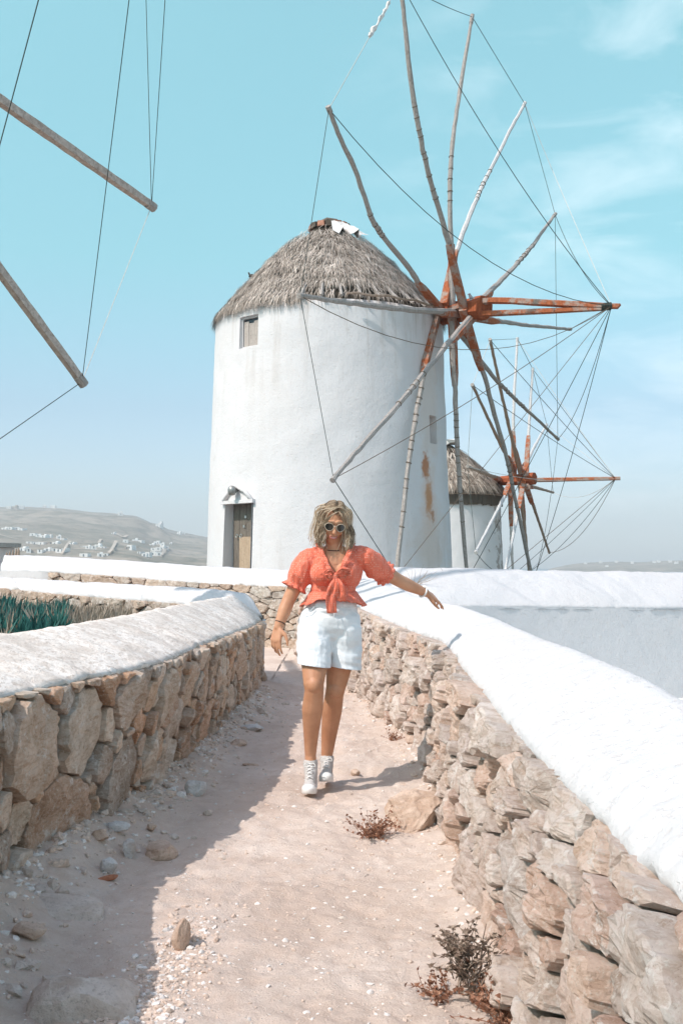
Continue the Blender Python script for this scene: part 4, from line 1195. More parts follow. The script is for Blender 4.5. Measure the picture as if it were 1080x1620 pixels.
for k in range(12): rope(t0[k], t0[(k + 1) % 12], 0, 'rope_dark' if k % 2 else 'rope_pale', .0055, mill0)
for k in range(12): rope(t0[k], B0, .05, 'rope_dark', .0055, mill0)
# ------------------------------------------------------------------ rocks, pebbles, plants
def rock(name, c, size, mat, seed, label, cat='rock', cuts=7, group=None, rot=0., sub=4, amp=.10):
    rnd = random.Random(seed); bm = bmesh.new(); bmesh.ops.create_icosphere(bm, subdivisions=sub, radius=1.)
    pl = []
    for _ in range(cuts):
        d = Vector((rnd.gauss(0, 1), rnd.gauss(0, 1), rnd.gauss(0, .8))).normalized(); pl.append((d, rnd.uniform(.55, .85)))
    off = Vector((rnd.uniform(0, 50),) * 3); R = Matrix.Rotation(rot, 3, 'Z')
    for v in bm.verts:
        p = v.co.copy()
        for d, h in pl:
            s = p.dot(d)
            if s > h: p -= d * (s - h) * .92
        p *= 1 + amp * noise.noise(p * 1.4 + off) + amp * .5 * noise.noise(p * 4 + off) + amp * .25 * noise.noise(p * 11 + off)
        v.co = R @ Vector((p.x * size[0], p.y * size[1], p.z * size[2]))
    me = bpy.data.meshes.new('rock'); bm.to_mesh(me); bm.free()
    o = link(name, me, mat, None, None, label, cat, group); o.location = c
    return o
def gp(px, py, lift=0.):
    """the ground point seen at a pixel of the path"""
    y = 1.3 * F / (py - 895)
    for _ in range(6):
        q = P(px, py, y); h = ground_h(q.x, q.y); y = (1.3 - h) * F / (py - 895)
    q = P(px, py, y); return Vector((q.x, q.y, ground_h(q.x, q.y) + lift))
def dusty(name, a, b_, stain=(.42, .31, .24)):
    m, nt, b = newmat(name, .95, .12); co = coords(nt, 'World')
    n = tex_noise(nt, co, 14, 9, .7, .4); n2 = tex_noise(nt, co, 85, 8, .7); n3 = tex_noise(nt, co, 4, 6, .7)
    c = mix(nt, ramp(nt, n, [(.35, 0.), (.62, 1.)]), a, b_)
    c = mix(nt, ramp(nt, n3, [(.56, 0.), (.66, .6)]), c, stain)
    c = mix(nt, ramp(nt, n2, [(.34, .6), (.46, 0.)]), c, [x * .6 for x in a])
    setc(nt, b, c); bump(nt, b, math_(nt, 'ADD', n, math_(nt, 'MULTIPLY', n2, .7)), .7, .02); return m
M['rock_dusty'] = dusty('dusty_rock', (.58, .48, .41), (.72, .63, .56))
M['rock_tan'] = dusty('tan_rock', (.50, .35, .26), (.68, .53, .43))
M['rock_grey'] = dusty('grey_rock', (.55, .52, .50), (.74, .72, .70))
M['rock_red'] = dusty('red_rock', (.40, .16, .09), (.52, .24, .15))
rock('boulder', gp(135, 1575, -.10), (.20, .20, .20), M['rock_dusty'], 3, 'large half-buried pale boulder in the shade at the bottom left corner of the path', 'boulder', 5, amp=.12)
rock('rock', gp(257, 1347, .02), (.095, .075, .055), M['rock_tan'], 5, 'smooth tan stone lying on the shaded path in front of the largest wall block')
rock('rock', gp(48, 1470, .02), (.06, .05, .035), M['rock_tan'], 8, 'flat tan stone above the half-buried boulder near the left edge')
rock('rock', gp(287, 1490, .04), (.035, .035, .062), M['rock_tan'], 9, 'small pointed upright stone where shade meets sunlight, lower left', rot=.4)
rock('rock', gp(658, 1298, .035), (.19, .17, .13), M['rock_tan'], 24, 'big flat-topped tan boulder against the foot of the right wall', 'boulder', 11, rot=.2, amp=.16, sub=5)
rock('rock', gp(310, 1252, .03), (.065, .05, .065), M['rock_grey'], 31, 'angular grey stone standing beside the left wall foot', rot=.5)
rock('rock', gp(90, 1425, -.03), (.24, .13, .07), M['rock_dusty'], 17, 'long low rock buried in dust below the left wall hollow', 'rock', 4)
rock('rock', gp(170, 1372, .02), (.045, .04, .04), M['rock_grey'], 41, 'white broken stone in the rubble beneath the left wall, beside a red shard')
rock('rock', gp(205, 1352, .025), (.04, .035, .05), M['rock_grey'], 43, 'pale wedge-shaped stone in the rubble beneath the tan wall slab')
rock('rock', gp(186, 1338, .02), (.06, .04, .025), M['rock_grey'], 45, 'flat white stone lying at the back of the rubble under the left wall')
rock('rock', gp(160, 1350, .02), (.04, .03, .03), M['rock_tan'], 46, 'brown lump in the rubble closest to the left wall')
rock('rock', gp(172, 1385, .01), (.055, .012, .012), M['rock_red'], 47, 'thin red terracotta shard lying in the rubble', 'shard', rot=.7)
rock('rock', gp(399, 1152, .01), (.10, .07, .03), M['rock_grey'], 51, 'flat grey slab by the foot of the left wall near its far corner', rot=-.4)
rock('rock', gp(415, 1128, .02), (.10, .035, .03), M['rock_dusty'], 52, 'narrow stone slab leaning by the far corner of the left wall', rot=-.9)
rock('rock', gp(375, 1175, .01), (.07, .06, .03), M['rock_tan'], 54, 'rounded tan stone at the wall foot between two flat slabs')
rock('rock', gp(398, 1205, .0), (.07, .02, .012), M['rock_tan'], 53, 'small flat chip on the shaded middle of the path', 'stone chip', rot=-.5)
rock('rock', gp(562, 1222, .02), (.03, .03, .025), M['rock_tan'], 57, 'crumbly clod at the edge of the step behind the right shoe')
rock('rock', gp(240, 1310, .02), (.03, .022, .02), M['rock_tan'], 58, 'small brown pebble resting above the smooth tan stone', 'pebble')

# gravel: one sheet of small loose stones
def gravel(name, pts, mat, seed):
    rg = random.Random(seed); bm = bmesh.new(); bmesh.ops.create_icosphere(bm, subdivisions=1, radius=1.)
    bv = [v.co.copy() for v in bm.verts]; bf = [tuple(v.index for v in f.verts) for f in bm.faces]; bm.free()
    V = []; Fc = []
    for q, s in pts:
        R = Matrix.Rotation(rg.uniform(0, 6.28), 3, 'Z') @ Matrix.Rotation(rg.uniform(-.6, .6), 3, 'X'); k = (rg.uniform(.7, 1.4), rg.uniform(.5, 1.0), rg.uniform(.35, .8))
        b = len(V); V += [q + R @ Vector((p.x * k[0], p.y * k[1], p.z * k[2])) * s * rg.uniform(.75, 1.2) for p in bv]; Fc += [tuple(i + b for i in t) for t in bf]
    return obj(name, V, Fc, mat, None, False, kind='stuff')
rg = random.Random(77); pts = []; pts2 = []
for i in range(1500):                        # band along the edge of the shade
    t = rg.random() ** .8; px = lerp(325, 190, t) + rg.gauss(0, 26 + 18 * t); py = lerp(1440, 1625, t) + rg.gauss(0, 16)
    q = gp(px, max(py, 1425)); (pts if rg.random() < .3 else pts2).append((q, abs(rg.gauss(.0, .0055)) + .003))
for i in range(1300):                         # rubble under the left wall
    y = rg.uniform(3.6, 11.5); x = wx(left_wall, y, 'base') + abs(rg.gauss(.05, .13))
    (pts if rg.random() < .4 else pts2).append((Vector((x, y, ground_h(x, y))), abs(rg.gauss(0, .012)) + .004))
for i in range(2600):                         # scattered everywhere
    y = 2.6 + 9 * rg.random() ** 1.6; x = rg.uniform(wx(left_wall, y, 'base'), wx(right_wall, y, 'base'))
    (pts if rg.random() < .5 else pts2).append((Vector((x, y, ground_h(x, y))), abs(rg.gauss(0, .0045)) + .0025))
for i in range(500):                         # foot of the right wall
    y = rg.uniform(2.8, 11.5); x = wx(right_wall, y, 'base') - abs(rg.gauss(0, .09))
    (pts if rg.random() < .4 else pts2).append((Vector((x, y, ground_h(x, y))), abs(rg.gauss(0, .010)) + .004))
pts3 = []
for i in range(170):                         # half-buried stones and rubble
    y = rg.uniform(3.3, 11.); x = wx(left_wall, y, 'base') + abs(rg.gauss(.12, .20))
    pts3.append((Vector((x, y, ground_h(x, y) + .003)), rg.uniform(.014, .042)))
for i in range(110):
    y = rg.uniform(2.9, 10.); x = rg.uniform(wx(left_wall, y, 'base') + .1, wx(right_wall, y, 'base') - .03)
    pts3.append((Vector((x, y, ground_h(x, y) - .004)), rg.uniform(.008, .022)))
gravel('rubble', pts3, M['rock_dusty'], 3)
M['gravel_white'] = plain('white_gravel', (.72, .67, .63), .9, .2, .2, 60, .2); M['gravel_tan'] = plain('tan_gravel', (.60, .48, .40), .9, .2, .3, 60, .3)
gravel('gravel', pts, M['gravel_white'], 1); gravel('gravel', pts2, M['gravel_tan'], 2)

# ---- plants
class Leaves:
    def __init__(s): s.v = []; s.f = []; s.t = []
    def spear(s, p, d, ln, w, tone, bend=.2, n=4, side=None):
        d = d.normalized(); sd = side or d.cross(Vector((random.uniform(-1, 1), random.uniform(-1, 1), .3))).normalized(); b = len(s.v)
        dn = Vector((0, 0, -1))
        for i in range(n):
            t = i / (n - 1); c = p + d * ln * t + dn * bend * ln * t * t; ww = w * (1 - t) ** .7 * (.7 + .6 * math.sin(math.pi * min(1, t + .2)))
            s.v += [c - sd * ww / 2, c + sd * ww / 2 + Vector((0, 0, ww * .2))]; s.t += [tone * (.6 + .4 * t)] * 2
        s.f += [(b + 2 * i, b + 2 * i + 1, b + 2 * i + 3, b + 2 * i + 2) for i in range(n - 1)]
    def stem(s, pts, r, tone):
        mb = MB(); mb.tube(pts, r, 4); b = len(s.v); s.v += mb.v; s.f += [tuple(i + b for i in f) for f in mb.f]; s.t += [tone] * len(mb.v)
    def out(s, name, mat, parent=None, **k):
        o = obj(name, s.v, s.f, mat, parent, **k); a = o.data.attributes.new('tone', 'FLOAT', 'POINT'); a.data.foreach_set('value', [float(x) for x in s.t]); return o
rg = random.Random(9)
def spiky(name, n, pxlo, pxhi, mat, ln, w, ylo, yhi, hz):
    L = Leaves()
    for i in range(n):
        px = rg.uniform(pxlo, pxhi); Y = rg.uniform(ylo, yhi); x = (px - 540) / F * Y
        lim = wx(left_wall, min(Y, 12.1), 'crest') - .35
        if Y > 12: lim = float(np.interp(Y, [12, 13.4, 14.2, 15.8], [-1.6, -2.3, -3.1, -4.6]))
        if x > lim: continue
        base = Vector((x, Y, .50 + hz * (.5 + .5 * noise.noise(Vector((x * 1.6, Y * 1.6, 3))))))
        tn = rg.uniform(0, 1)
        for k in range(11):
            a = rg.uniform(0, 6.28); tl = rg.uniform(.1, 1.0)
            L.spear(base, Vector((math.cos(a) * tl, math.sin(a) * tl, 1.)), ln * rg.uniform(.6, 1.2), w * rg.uniform(.7, 1.3), min(1, max(0, tn * .6 + rg.uniform(-.1, .4))), -.15, 4)
        if hz > .05: L.stem([Vector((x, Y, .48)), base], .012, .2)
    return L.out(name, mat, None, kind='stuff')
random.seed(5)
spiky('succulents', 620, -110, 108, M['succulent'], .20, .034, 9.2, 14.6, .30)
spiky('dry_succulents', 230, 84, 205, M['dry_leaf'], .24, .03, 10.2, 14.6, .12)
spiky('dry_succulents', 60, -60, 90, M['dry_leaf'], .20, .02, 9.2, 14.4, .34)

def sprig(L, p, n, ln, r, leafy=.0, tone=(0, 1), up=.6, leaf=.02):
    for i in range(n):
        a = rg.uniform(0, 6.28); d = Vector((math.cos(a), math.sin(a), up * rg.uniform(.3, 1.6))).normalized()
        q = p + Vector((rg.gauss(0, .02), rg.gauss(0, .02), 0)); pts = [q]; k = 5; l = ln * rg.uniform(.5, 1.1)
        for j in range(k):
            d = (d + Vector((rg.gauss(0, .25), rg.gauss(0, .25), rg.gauss(0, .2)))).normalized(); q = q + d * l / k; pts.append(q)
        tn = rg.uniform(*tone); L.stem(pts, [r * (1 - .12 * j) for j in range(k + 1)], tn * .7)
        for pnt in pts[1:]:
            for _ in range(int(leafy)):
                b = rg.uniform(0, 6.28); L.spear(pnt, Vector((math.cos(b), math.sin(b), rg.uniform(-.2, 1))), leaf * rg.uniform(.5, 1.4), leaf * .6 * rg.uniform(.5, 1.2), rg.uniform(*tone), rg.uniform(-.4, .5), 4)
def plant(name, label, cat, loc, mat, specs):
    t = thing(name, label, cat, loc)
    for nm, m, args in specs:
        L = Leaves()
        for a in args: sprig(L, *a)
        L.out(nm, m, t)
    return t
q = gp(738, 1560)
plant('dry_shrub', 'withered brown leafy shrub against the foot of the right wall', 'shrub', q, M['dry_twig'],
      [('stems', M['dry_twig'], [(q, 14, .21, .0035, 0, (.2, 1), 2.2)]), ('foliage', M['dry_twig'], [(q + Vector((0, 0, .05)), 34, .18, .002, 6, (.1, 1), 1.7, .015), (q + Vector((0, 0, .12)), 20, .11, .0015, 7, (.1, 1), 1.0, .014)])])
for px, py, n, ln, lab in [(700, 1565, 20, .13, 'rusty red dead sprigs creeping left of the withered shrub'), (770, 1575, 26, .14, 'rusty red dead sprigs below the withered shrub'), (808, 1608, 46, .15, 'rust-brown dried tuft at the bottom edge under the right wall'),
                           (590, 1318, 60, .15, 'wiry rust-brown tuft on the path left of the big flat-topped boulder'), (622, 1168, 18, .10, 'small dry weed at the wall foot level with the woman\'s shins'), (596, 1120, 22, .12, 'small dry weed at the wall foot near the woman\'s knees'), (578, 1098, 18, .12, 'farthest little dry weed at the foot of the right wall')]:
    q = gp(px, py)
    plant('dry_tuft', lab, 'dry plant', q, None, [('twigs', M['dry_red'], [(q, n, ln, .0018, 2, (.1, 1), .8, .016)])])
for px, py, Y, n, ln, lab in [(655, 922, 14.6, 26, .32, 'wiry dead weed growing on the white wall top beside the raised arm'), (705, 914, 15.3, 16, .26, 'sparse dead weed on the white wall top below the windmill spokes')]:
    q = P(px, py, Y) - Vector((0, 0, .03))
    L = Leaves(); t = thing('dry_weed', lab, 'dry plant', q)
    sprig(L, q, n, ln * 1.3, .0035, 0, (.3, 1), .35); L.out('twigs', M['dry_leaf'], t)
# small holes and a pebble on the white wall
# stakes at the far left behind the wall
for k, (px, hh) in enumerate(((6, 882), (10, 874), (15, 872), (20, 870), (25, 868), (29, 866))):
    q = P(px, 893, 22.5 - k * .1); top = P(px + 1.5, hh, 22.5 - k * .1)
    mb = MB(); mb.tube([q, q.lerp(top, .6), top], [.035, .03, .012], 5, jit=.1)
    mb.out('wooden_stake', M['brown_pole'], None, label='short brown wooden stake in the row behind the far wall\'s left end', cat='stake', group='stakes behind the far wall')
q = P(-8, 893, 23.)
mb = MB(); R = Matrix.Rotation(-.3, 3, 'Z')
mb.box(q + Vector((-1.4, 0, -.1)), (3.1, 1.6, .9), R); o = None
t = thing('shed', 'grey flat-roofed hut corner at the left edge beyond the far wall', 'shed', q)
mb.out('wall', M['cap_far'], t); mb = MB(); mb.box(q + Vector((-1.4, 0, .40)), (3.3, 1.8, .09), R); mb.out('roof', M['metal'], t)
# ------------------------------------------------------------------ the woman
def W(px, py, dy=0.): return P(px, py, 6.5 + dy)
class Blob:
    def __init__(s): s.bm = bmesh.new()
    def ell(s, c, r, R=None, sub=3):
        m = Matrix.Translation(Vector(c)) @ (R.to_4x4() if R is not None else Matrix.Identity(4)) @ Matrix.Diagonal((r[0], r[1], r[2], 1))
        bmesh.ops.create_icosphere(s.bm, subdivisions=sub, radius=1, matrix=m)
    def cap(s, a, b, ra, rb, sub=2, seg=16):
        a, b = Vector(a), Vector(b)
        s.ell(a, (ra,) * 3, None, sub); s.ell(b, (rb,) * 3, None, sub)
        d = b - a
        if d.length < 1e-5: return
        q = d.to_track_quat('Z', 'Y').to_matrix().to_4x4()
        bmesh.ops.create_cone(s.bm, cap_ends=True, segments=seg, radius1=ra * .998, radius2=rb * .998, depth=d.length, matrix=Matrix.Translation((a + b) / 2) @ q)
    def chain(s, pts):
        for (a, ra), (b, rb) in zip(pts, pts[1:]): s.cap(a, b, ra, rb)
    def mesh(s, voxel, smooth=6, fac=.5):
        me = bpy.data.meshes.new('blob'); s.bm.to_mesh(me); s.bm.free()
        o = bpy.data.objects.new('tmp', me); COL.objects.link(o)
        r = o.modifiers.new('r', 'REMESH'); r.mode = 'VOXEL'; r.voxel_size = voxel; r.adaptivity = 0
        if smooth: k = o.modifiers.new('s', 'SMOOTH'); k.factor = fac; k.iterations = smooth
        dg = bpy.context.evaluated_depsgraph_get(); dg.update()
        ev = o.evaluated_get(dg); out = bpy.data.meshes.new_from_object(ev)
        bpy.data.objects.remove(o); bpy.data.meshes.remove(me)
        out.polygons.foreach_set('use_smooth', [True] * len(out.polygons))
        return out
def cut(me, test):
    bm = bmesh.new(); bm.from_mesh(me)
    dead = [f for f in bm.faces if test(f.calc_center_median())]
    bmesh.ops.delete(bm, geom=dead, context='FACES'); bm.to_mesh(me); bm.free(); me.update()
    me.polygons.foreach_set('use_smooth', [True] * len(me.polygons))
def displace(me, fn):
    me.calc_normals_split() if hasattr(me, 'calc_normals_split') else None
    nn = [v.normal.copy() for v in me.vertices]
    for v, n in zip(me.vertices, nn): v.co = v.co + n * fn(v.co)
    me.update()

def skin_mat():
    m, nt, b = newmat('skin', .48, .35)
    co = coords(nt, 'World'); n = tex_noise(nt, co, 9, 5, .6); n2 = tex_noise(nt, co, 160, 4, .6)
    setc(nt, b, mix(nt, ramp(nt, n, [(.35, 0.), (.65, 1.)]), (.48, .225, .125), (.58, .295, .175)))
    b.inputs['Subsurface Weight'].default_value = .12; b.inputs['Subsurface Radius'].default_value = (.02, .008, .004); b.inputs['Subsurface Scale'].default_value = .5
    bump(nt, b, n2, .15, .002); return m
M['skin'] = skin_mat()
def cloth_mat(name, col, col2, dots=None, fold=.8, rough=.85, fs=22):
    m, nt, b = newmat(name, rough, .15); co = coords(nt, 'World')
    mp = N('ShaderNodeMapping', nt.nodes); mp.inputs['Scale'].default_value = (1, 1, .45); nt.links.new(co, mp.inputs[0])
    n = tex_noise(nt, mp.outputs[0], fs, 5, .6, .8); n2 = tex_noise(nt, co, 300, 3, .5)
    c = mix(nt, ramp(nt, n, [(.3, 0.), (.7, 1.)]), col, col2)
    if dots:
        v = N('ShaderNodeTexVoronoi', nt.nodes); v.inputs['Scale'].default_value = 95; v.inputs['Randomness'].default_value = .25; nt.links.new(co, v.inputs[0])
        c = mix(nt, ramp(nt, v.outputs['Distance'], [(.20, .75), (.27, 0.)]), c, dots)
    setc(nt, b, c); bump(nt, b, math_(nt, 'ADD', math_(nt, 'MULTIPLY', n, 2.), math_(nt, 'MULTIPLY', n2, .15)), fold, .018)
    b.inputs['Sheen Weight'].default_value = .1
    return m
M['coral'] = cloth_mat('coral_fabric', (.76, .165, .095), (.86, .23, .15), (.90, .62, .52))
M['denim'] = cloth_mat('white_denim', (.70, .73, .76), (.78, .80, .82), None, .45, .9, 10)
M['canvas'] = cloth_mat('white_canvas', (.50, .48, .46), (.60, .58, .56), None, .3, .9, 60)
M['rubber'] = plain('white_rubber', (.78, .77, .75), .5, .4, .04, 20, .1)
M['lens'] = plain('dark_lens', (.012, .014, .012), .12, .7, .1, 5, 0)
M['frame_white'] = plain('pale_frame', (.62, .50, .38), .3, .5, .05, 20, 0)
M['lip'] = plain('lips', (.52, .17, .14), .4, .4, .1, 60, .1)
M['teeth'] = plain('teeth', (.75, .72, .68), .3, .4, .03, 60, 0)
M['strap_white'] = plain('white_strap', (.75, .73, .70), .5, .3, .05, 30, 0)
M['black_band'] = plain('dark_band', (.03, .02, .02), .6, .3, .1, 30, 0)
def hair_mat():
    m, nt, b = newmat('wavy_blonde_hair', .5, .4)
    at = N('ShaderNodeAttribute', nt.nodes); at.attribute_name = 'tone'
    c = ramp(nt, at.outputs['Fac'], [(0., (.11, .065, .04)), (.3, (.28, .185, .115)), (.6, (.55, .42, .29)), (1., (.84, .74, .60))])
    setc(nt, b, c); bump(nt, b, tex_noise(nt, coords(nt, 'World', (1, 1, .2)), 260, 4, .6), .5, .004); return m
M['hair'] = hair_mat()

woman = thing('person', 'woman in coral tie-front blouse, white shorts and sunglasses walking down the dusty path', 'person', (W(516, 1240, .05).x, 6.5, 0))
# head frame
HC = W(527, 827, -.04)
fd = Vector((.10, -.90, -.36)).normalized(); rt = fd.cross(Vector((.10, 0, 1))).normalized(); up = rt.cross(fd).normalized()
rt = -rt if rt.x < 0 else rt
HR = Matrix((rt, fd, up)).transposed()
def hd(x, y, z): return HC + HR @ Vector((x, y, z))

b = Blob()
# torso
b.ell(W(529, 902, .01), (.150, .100, .155)); b.cap(W(494, 886, .01), W(576, 883, .01), .052, .052)
b.ell(W(526, 945, .01), (.120, .090, .13)); b.ell(W(521, 985, .02), (.172, .125, .125))
b.ell(W(509, 908, -.075), (.062, .052, .058)); b.ell(W(547, 906, -.075), (.062, .052, .058))
b.chain([(W(530, 885, .0), .062), (W(528, 868, -.01), .050), (W(528, 850, -.02), .050)])
b.cap(W(528, 878, .03), W(500, 884, .02), .045, .05); b.cap(W(530, 878, .03), W(572, 881, .02), .045, .05)
# legs
b.chain([(W(500, 1000, .0), .098), (W(498, 1040, -.09), .083), (W(496, 1080, -.17), .060), (W(497, 1092, -.17), .055), (W(494, 1122, -.13), .061), (W(492, 1160, -.09), .045), (W(491, 1194, -.06), .033), (W(492, 1228, -.06), .036)])
b.ell(W(497, 1084, -.205), (.040, .035, .048))
b.chain([(W(543, 1000, .02), .098), (W(538, 1045, .03), .082), (W(531, 1088, .03), .058), (W(529, 1098, .04), .055), (W(525, 1125, .09), .060), (W(520, 1165, .13), .046), (W(517, 1195, .15), .035), (W(517, 1225, .15), .035)])
b.ell(W(530, 1092, -.01), (.038, .03, .045))
# arms
b.chain([(W(486, 889, .0), .052), (W(470, 922, .0), .045), (W(457, 948, -.01), .039), (W(450, 966, -.03), .040), (W(440, 992, -.06), .026)])
b.chain([(W(582, 885, .0), .052), (W(606, 904, .10), .046), (W(630, 918, .20), .040), (W(646, 926, .26), .039), (W(673, 938, .34), .026)])
def hand(blob, wrist, d, thumb_side, pn, curl=.25, spread=.12, L=.185):
    """wrist, pointing direction, towards the thumb, palm normal (fingers curl towards it)"""
    d = d.normalized(); ts = (thumb_side - d * thumb_side.dot(d)).normalized(); pn = d.cross(ts); pn = pn if pn.dot(Vector(pn_ref)) > 0 else -pn
    pl = L * .50
    tipsx = [.030, .010, -.011, -.030]; ln = [.88, 1.0, .94, .74]
    for k in range(4):
        root = wrist + d * pl * (1.0 - .06 * abs(k - 1.2)) + ts * tipsx[k]
        blob.cap(wrist + d * .012 + ts * tipsx[k] * .55, root, .0165, .0125)
        dd = (d + ts * spread * (1.2 - k) * 1.0).normalized(); q = root; seg = [L * .235 * ln[k], L * .16 * ln[k], L * .12 * ln[k]]; r = [.0095, .0088, .008, .0068]; ang = 0
        for j in range(3):
            ang += curl * (1 + .5 * j) * (1 + .25 * (k - 1)); nd = (dd * math.cos(ang) + pn * math.sin(ang)).normalized(); q2 = q + nd * seg[j]
            blob.cap(q, q2, r[j], r[j + 1], 2, 10); q = q2
    q = wrist + d * .02 + ts * .022; t1 = q + (d * .55 + ts * .75 + pn * .25).normalized() * .045; t2 = t1 + (d * .85 + ts * .40 + pn * .2).normalized() * .034; t3 = t2 + (d * .97 + ts * .1 + pn * .15).normalized() * .026
    blob.cap(q, t1, .016, .012, 2, 10); blob.cap(t1, t2, .0115, .0098, 2, 10); blob.cap(t2, t3, .0095, .0075, 2, 10)
pn_ref = (.3, .4, 0)
w1 = W(440, 992, -.06); hand(b, w1, W(434, 1030, -.09) - w1, Vector((.75, -.65, 0)), None, .22, .10, .17)
pn_ref = (0, 0, -1)
w2 = W(673, 938, .34); hand(b, w2, W(711, 960, .50) - w2, Vector((-.25, -1, -.1)), None, .15, .11, .19)
# head
b.ell(hd(0, -.015, .030), (.072, .090, .086), HR); b.ell(hd(0, .028, -.030), (.057, .058, .080), HR); b.ell(hd(0, .045, -.078), (.036, .035, .034), HR)
b.cap(hd(-.040, .005, -.070), hd(0, .056, -.096), .026, .020); b.cap(hd(.040, .005, -.070), hd(0, .056, -.096), .026, .020)
b.cap(hd(0, .084, .012), hd(0, .103, -.026), .0075, .0115); b.ell(hd(-.009, .092, -.029), (.008,) * 3); b.ell(hd(.009, .092, -.029), (.008,) * 3)
for s in (-1, 1):
    b.ell(hd(s * .033, .060, -.032), (.024, .022, .022), HR); b.cap(hd(s * .012, .083, .030), hd(s * .042, .068, .030), .010, .010)
    b.ell(hd(s * .072, -.008, -.012), (.009, .020, .031), HR)
    b.ell(hd(s * .030, .074, .008), (.011, .010, .009), HR)
b.cap(hd(-.016, .080, -.058), hd(.016, .080, -.058), .0105, .0105)
b.cap(hd(0, -.02, -.05), W(528, 866, -.01), .048, .048)
body = link('body', b.mesh(.0048, 5), M['skin'], woman)
# mouth, glasses
mb = MB()
mb.tube([hd(x, .0905 - 4.5 * x * x, -.0565 + 10 * x * x) for x in np.linspace(-.024, .024, 9)], [.0015, .003, .0036, .0034, .003, .0034, .0036, .003, .0015], 6)
mb.tube([hd(x, .0905 - 5 * x * x, -.066 + 16 * x * x) for x in np.linspace(-.023, .023, 9)], [.0015, .0035, .0045, .005, .005, .005, .0045, .0035, .0015], 6)
mb.out('lips', M['lip'], body, True)
mb = MB(); mb.tube([hd(x, .0895 - 5 * x * x, -.0612 + 13 * x * x) for x in np.linspace(-.018, .018, 7)], [.001, .0026, .003, .003, .003, .0026, .001], 5); mb.out('teeth', M['teeth'], body, True)
gl = link('sunglasses', None if False else bpy.data.meshes.new('g'), None, woman)
bpy.data.objects.remove(gl)
mb = MB()
for s in (-1, 1):
    c0 = (s * .033, .099, .006)
    mb.tube([hd(c0[0] + .025 * math.cos(t), c0[1] - .010 * abs(math.cos(t)) * (1 if math.cos(t) * s > 0 else 0), c0[2] + .0235 * math.sin(t)) for t in np.linspace(0, 6.283, 21)], .0019, 5)
    mb.tube([hd(s * .058, .088, .012), hd(s * .070, .06, .014), hd(s * .078, .0, .010)], .0025, 5)
mb.tube([hd(-.009, .101, .012), hd(0, .105, .015), hd(.009, .101, .012)], .0026, 5)
gl = mb.out('sunglasses_frame', M['frame_white'], woman, True)
for s in (-1, 1):
    v = [hd(s * .033, .1005, .006)] + [hd(s * .033 + .0235 * math.cos(t), .0985 - .009 * abs(math.cos(t)) * (1 if math.cos(t) * s > 0 else 0), .006 + .022 * math.sin(t)) for t in np.linspace(0, 6.283, 21)[:-1]]
    obj('lens', v, [(0, i + 1, (i + 1) % 20 + 1) for i in range(20)], M['lens'], gl, True)

# blouse
zq = lambda py, dy=0.: W(527, py, dy).z
b = Blob()
b.ell(W(529, 903, .01), (.163, .114, .155)); b.ell(W(527, 934, .01), (.135, .107, .085)); b.cap(W(495, 884, .01), W(575, 881, .01), .062, .062)
b.ell(W(509, 908, -.08), (.070, .058, .066)); b.ell(W(547, 906, -.08), (.070, .058, .066))
b.cap(W(520, 872, .035), W(500, 880, .02), .045, .055); b.cap(W(540, 872, .035), W(572, 878, .02), .045, .055)
# puffed sleeves
b.chain([(W(489, 884, .0), .060), (W(480, 896, .0), .070), (W(474, 911, .0), .074), (W(470, 922, .0), .062)])
b.chain([(W(579, 881, .0), .060), (W(588, 889, .05), .070), (W(596, 899, .08), .072), (W(604, 905, .11), .056)])
b.cap(W(582, 885, .0), W(605, 904, .10), .058, .054); b.ell(W(592, 905, .05), (.052, .06, .045))
me = b.mesh(.0058, 5)
def wr(p):
    q = Vector((p.x, p.y, p.z)); 
    return .006 * noise.noise(q * 13) + .005 * noise.noise(Vector((q.x * 30 + q.z * 8, q.y * 30, q.z * 12))) + .003 * noise.noise(Vector((q.x * 60, q.y * 60, q.z * 22)))
displace(me, wr)
vl = [W(507, 862), W(519, 890), W(530, 914)]; vr = [W(554, 862), W(542, 890), W(531, 914)]
def inV(p):
    if p.y > 6.52: return p.z > W(0, 871).z and abs(p.x - W(529, 0).x) < .075
    if p.z < vl[2].z: return False
    xl = np.interp(p.z, [vl[2].z, vl[1].z, vl[0].z], [vl[2].x, vl[1].x, vl[0].x]); xr = np.interp(p.z, [vr[2].z, vr[1].z, vr[0].z], [vr[2].x, vr[1].x, vr[0].x])
    return xl < p.x < xr
def bcut(p):
    return inV(p) or (p.z < zq(946) and abs(p.x - W(527, 0).x) < .2)
cut(me, bcut)
blouse = link('blouse', me, M['coral'], woman)
sol = blouse.modifiers.new('s', 'SOLIDIFY'); sol.thickness = .004
# peplum
def ruffle(name, fn, nu, nv, parent, mat=None, closed=True):
    v = [fn(i / nu, j / nv) for i in range(nu + (0 if closed else 1)) for j in range(nv + 1)]; f = []
    for i in range(nu):
        i2 = (i + 1) % nu if closed else i + 1
        for j in range(nv): f.append((i * (nv + 1) + j, i * (nv + 1) + j + 1, i2 * (nv + 1) + j + 1, i2 * (nv + 1) + j))
    o = obj(name, v, f, mat or M['coral'], parent, True); m = o.modifiers.new('s', 'SOLIDIFY'); m.thickness = .003; return o
pc = W(527, 938, .01)
def pep(t, s):
    a = t * 2 * math.pi; fr = max(0, -math.cos(a) * -1) if False else max(0., math.cos(a))   # a = 0 is the front
    drop = .085 - .050 * fr ** 3
    rx = .137 + .052 * s * (1.0 + .22 * math.sin(a * 13 + 1.) * s); ry = .108 + .050 * s * (1 + .25 * math.sin(a * 13 + 1.) * s)
    return pc + Vector((math.sin(a) * rx, -math.cos(a) * ry, .01 - drop * s + .006 * math.sin(a * 9) * s))
ruffle('peplum', pep, 150, 7, blouse)
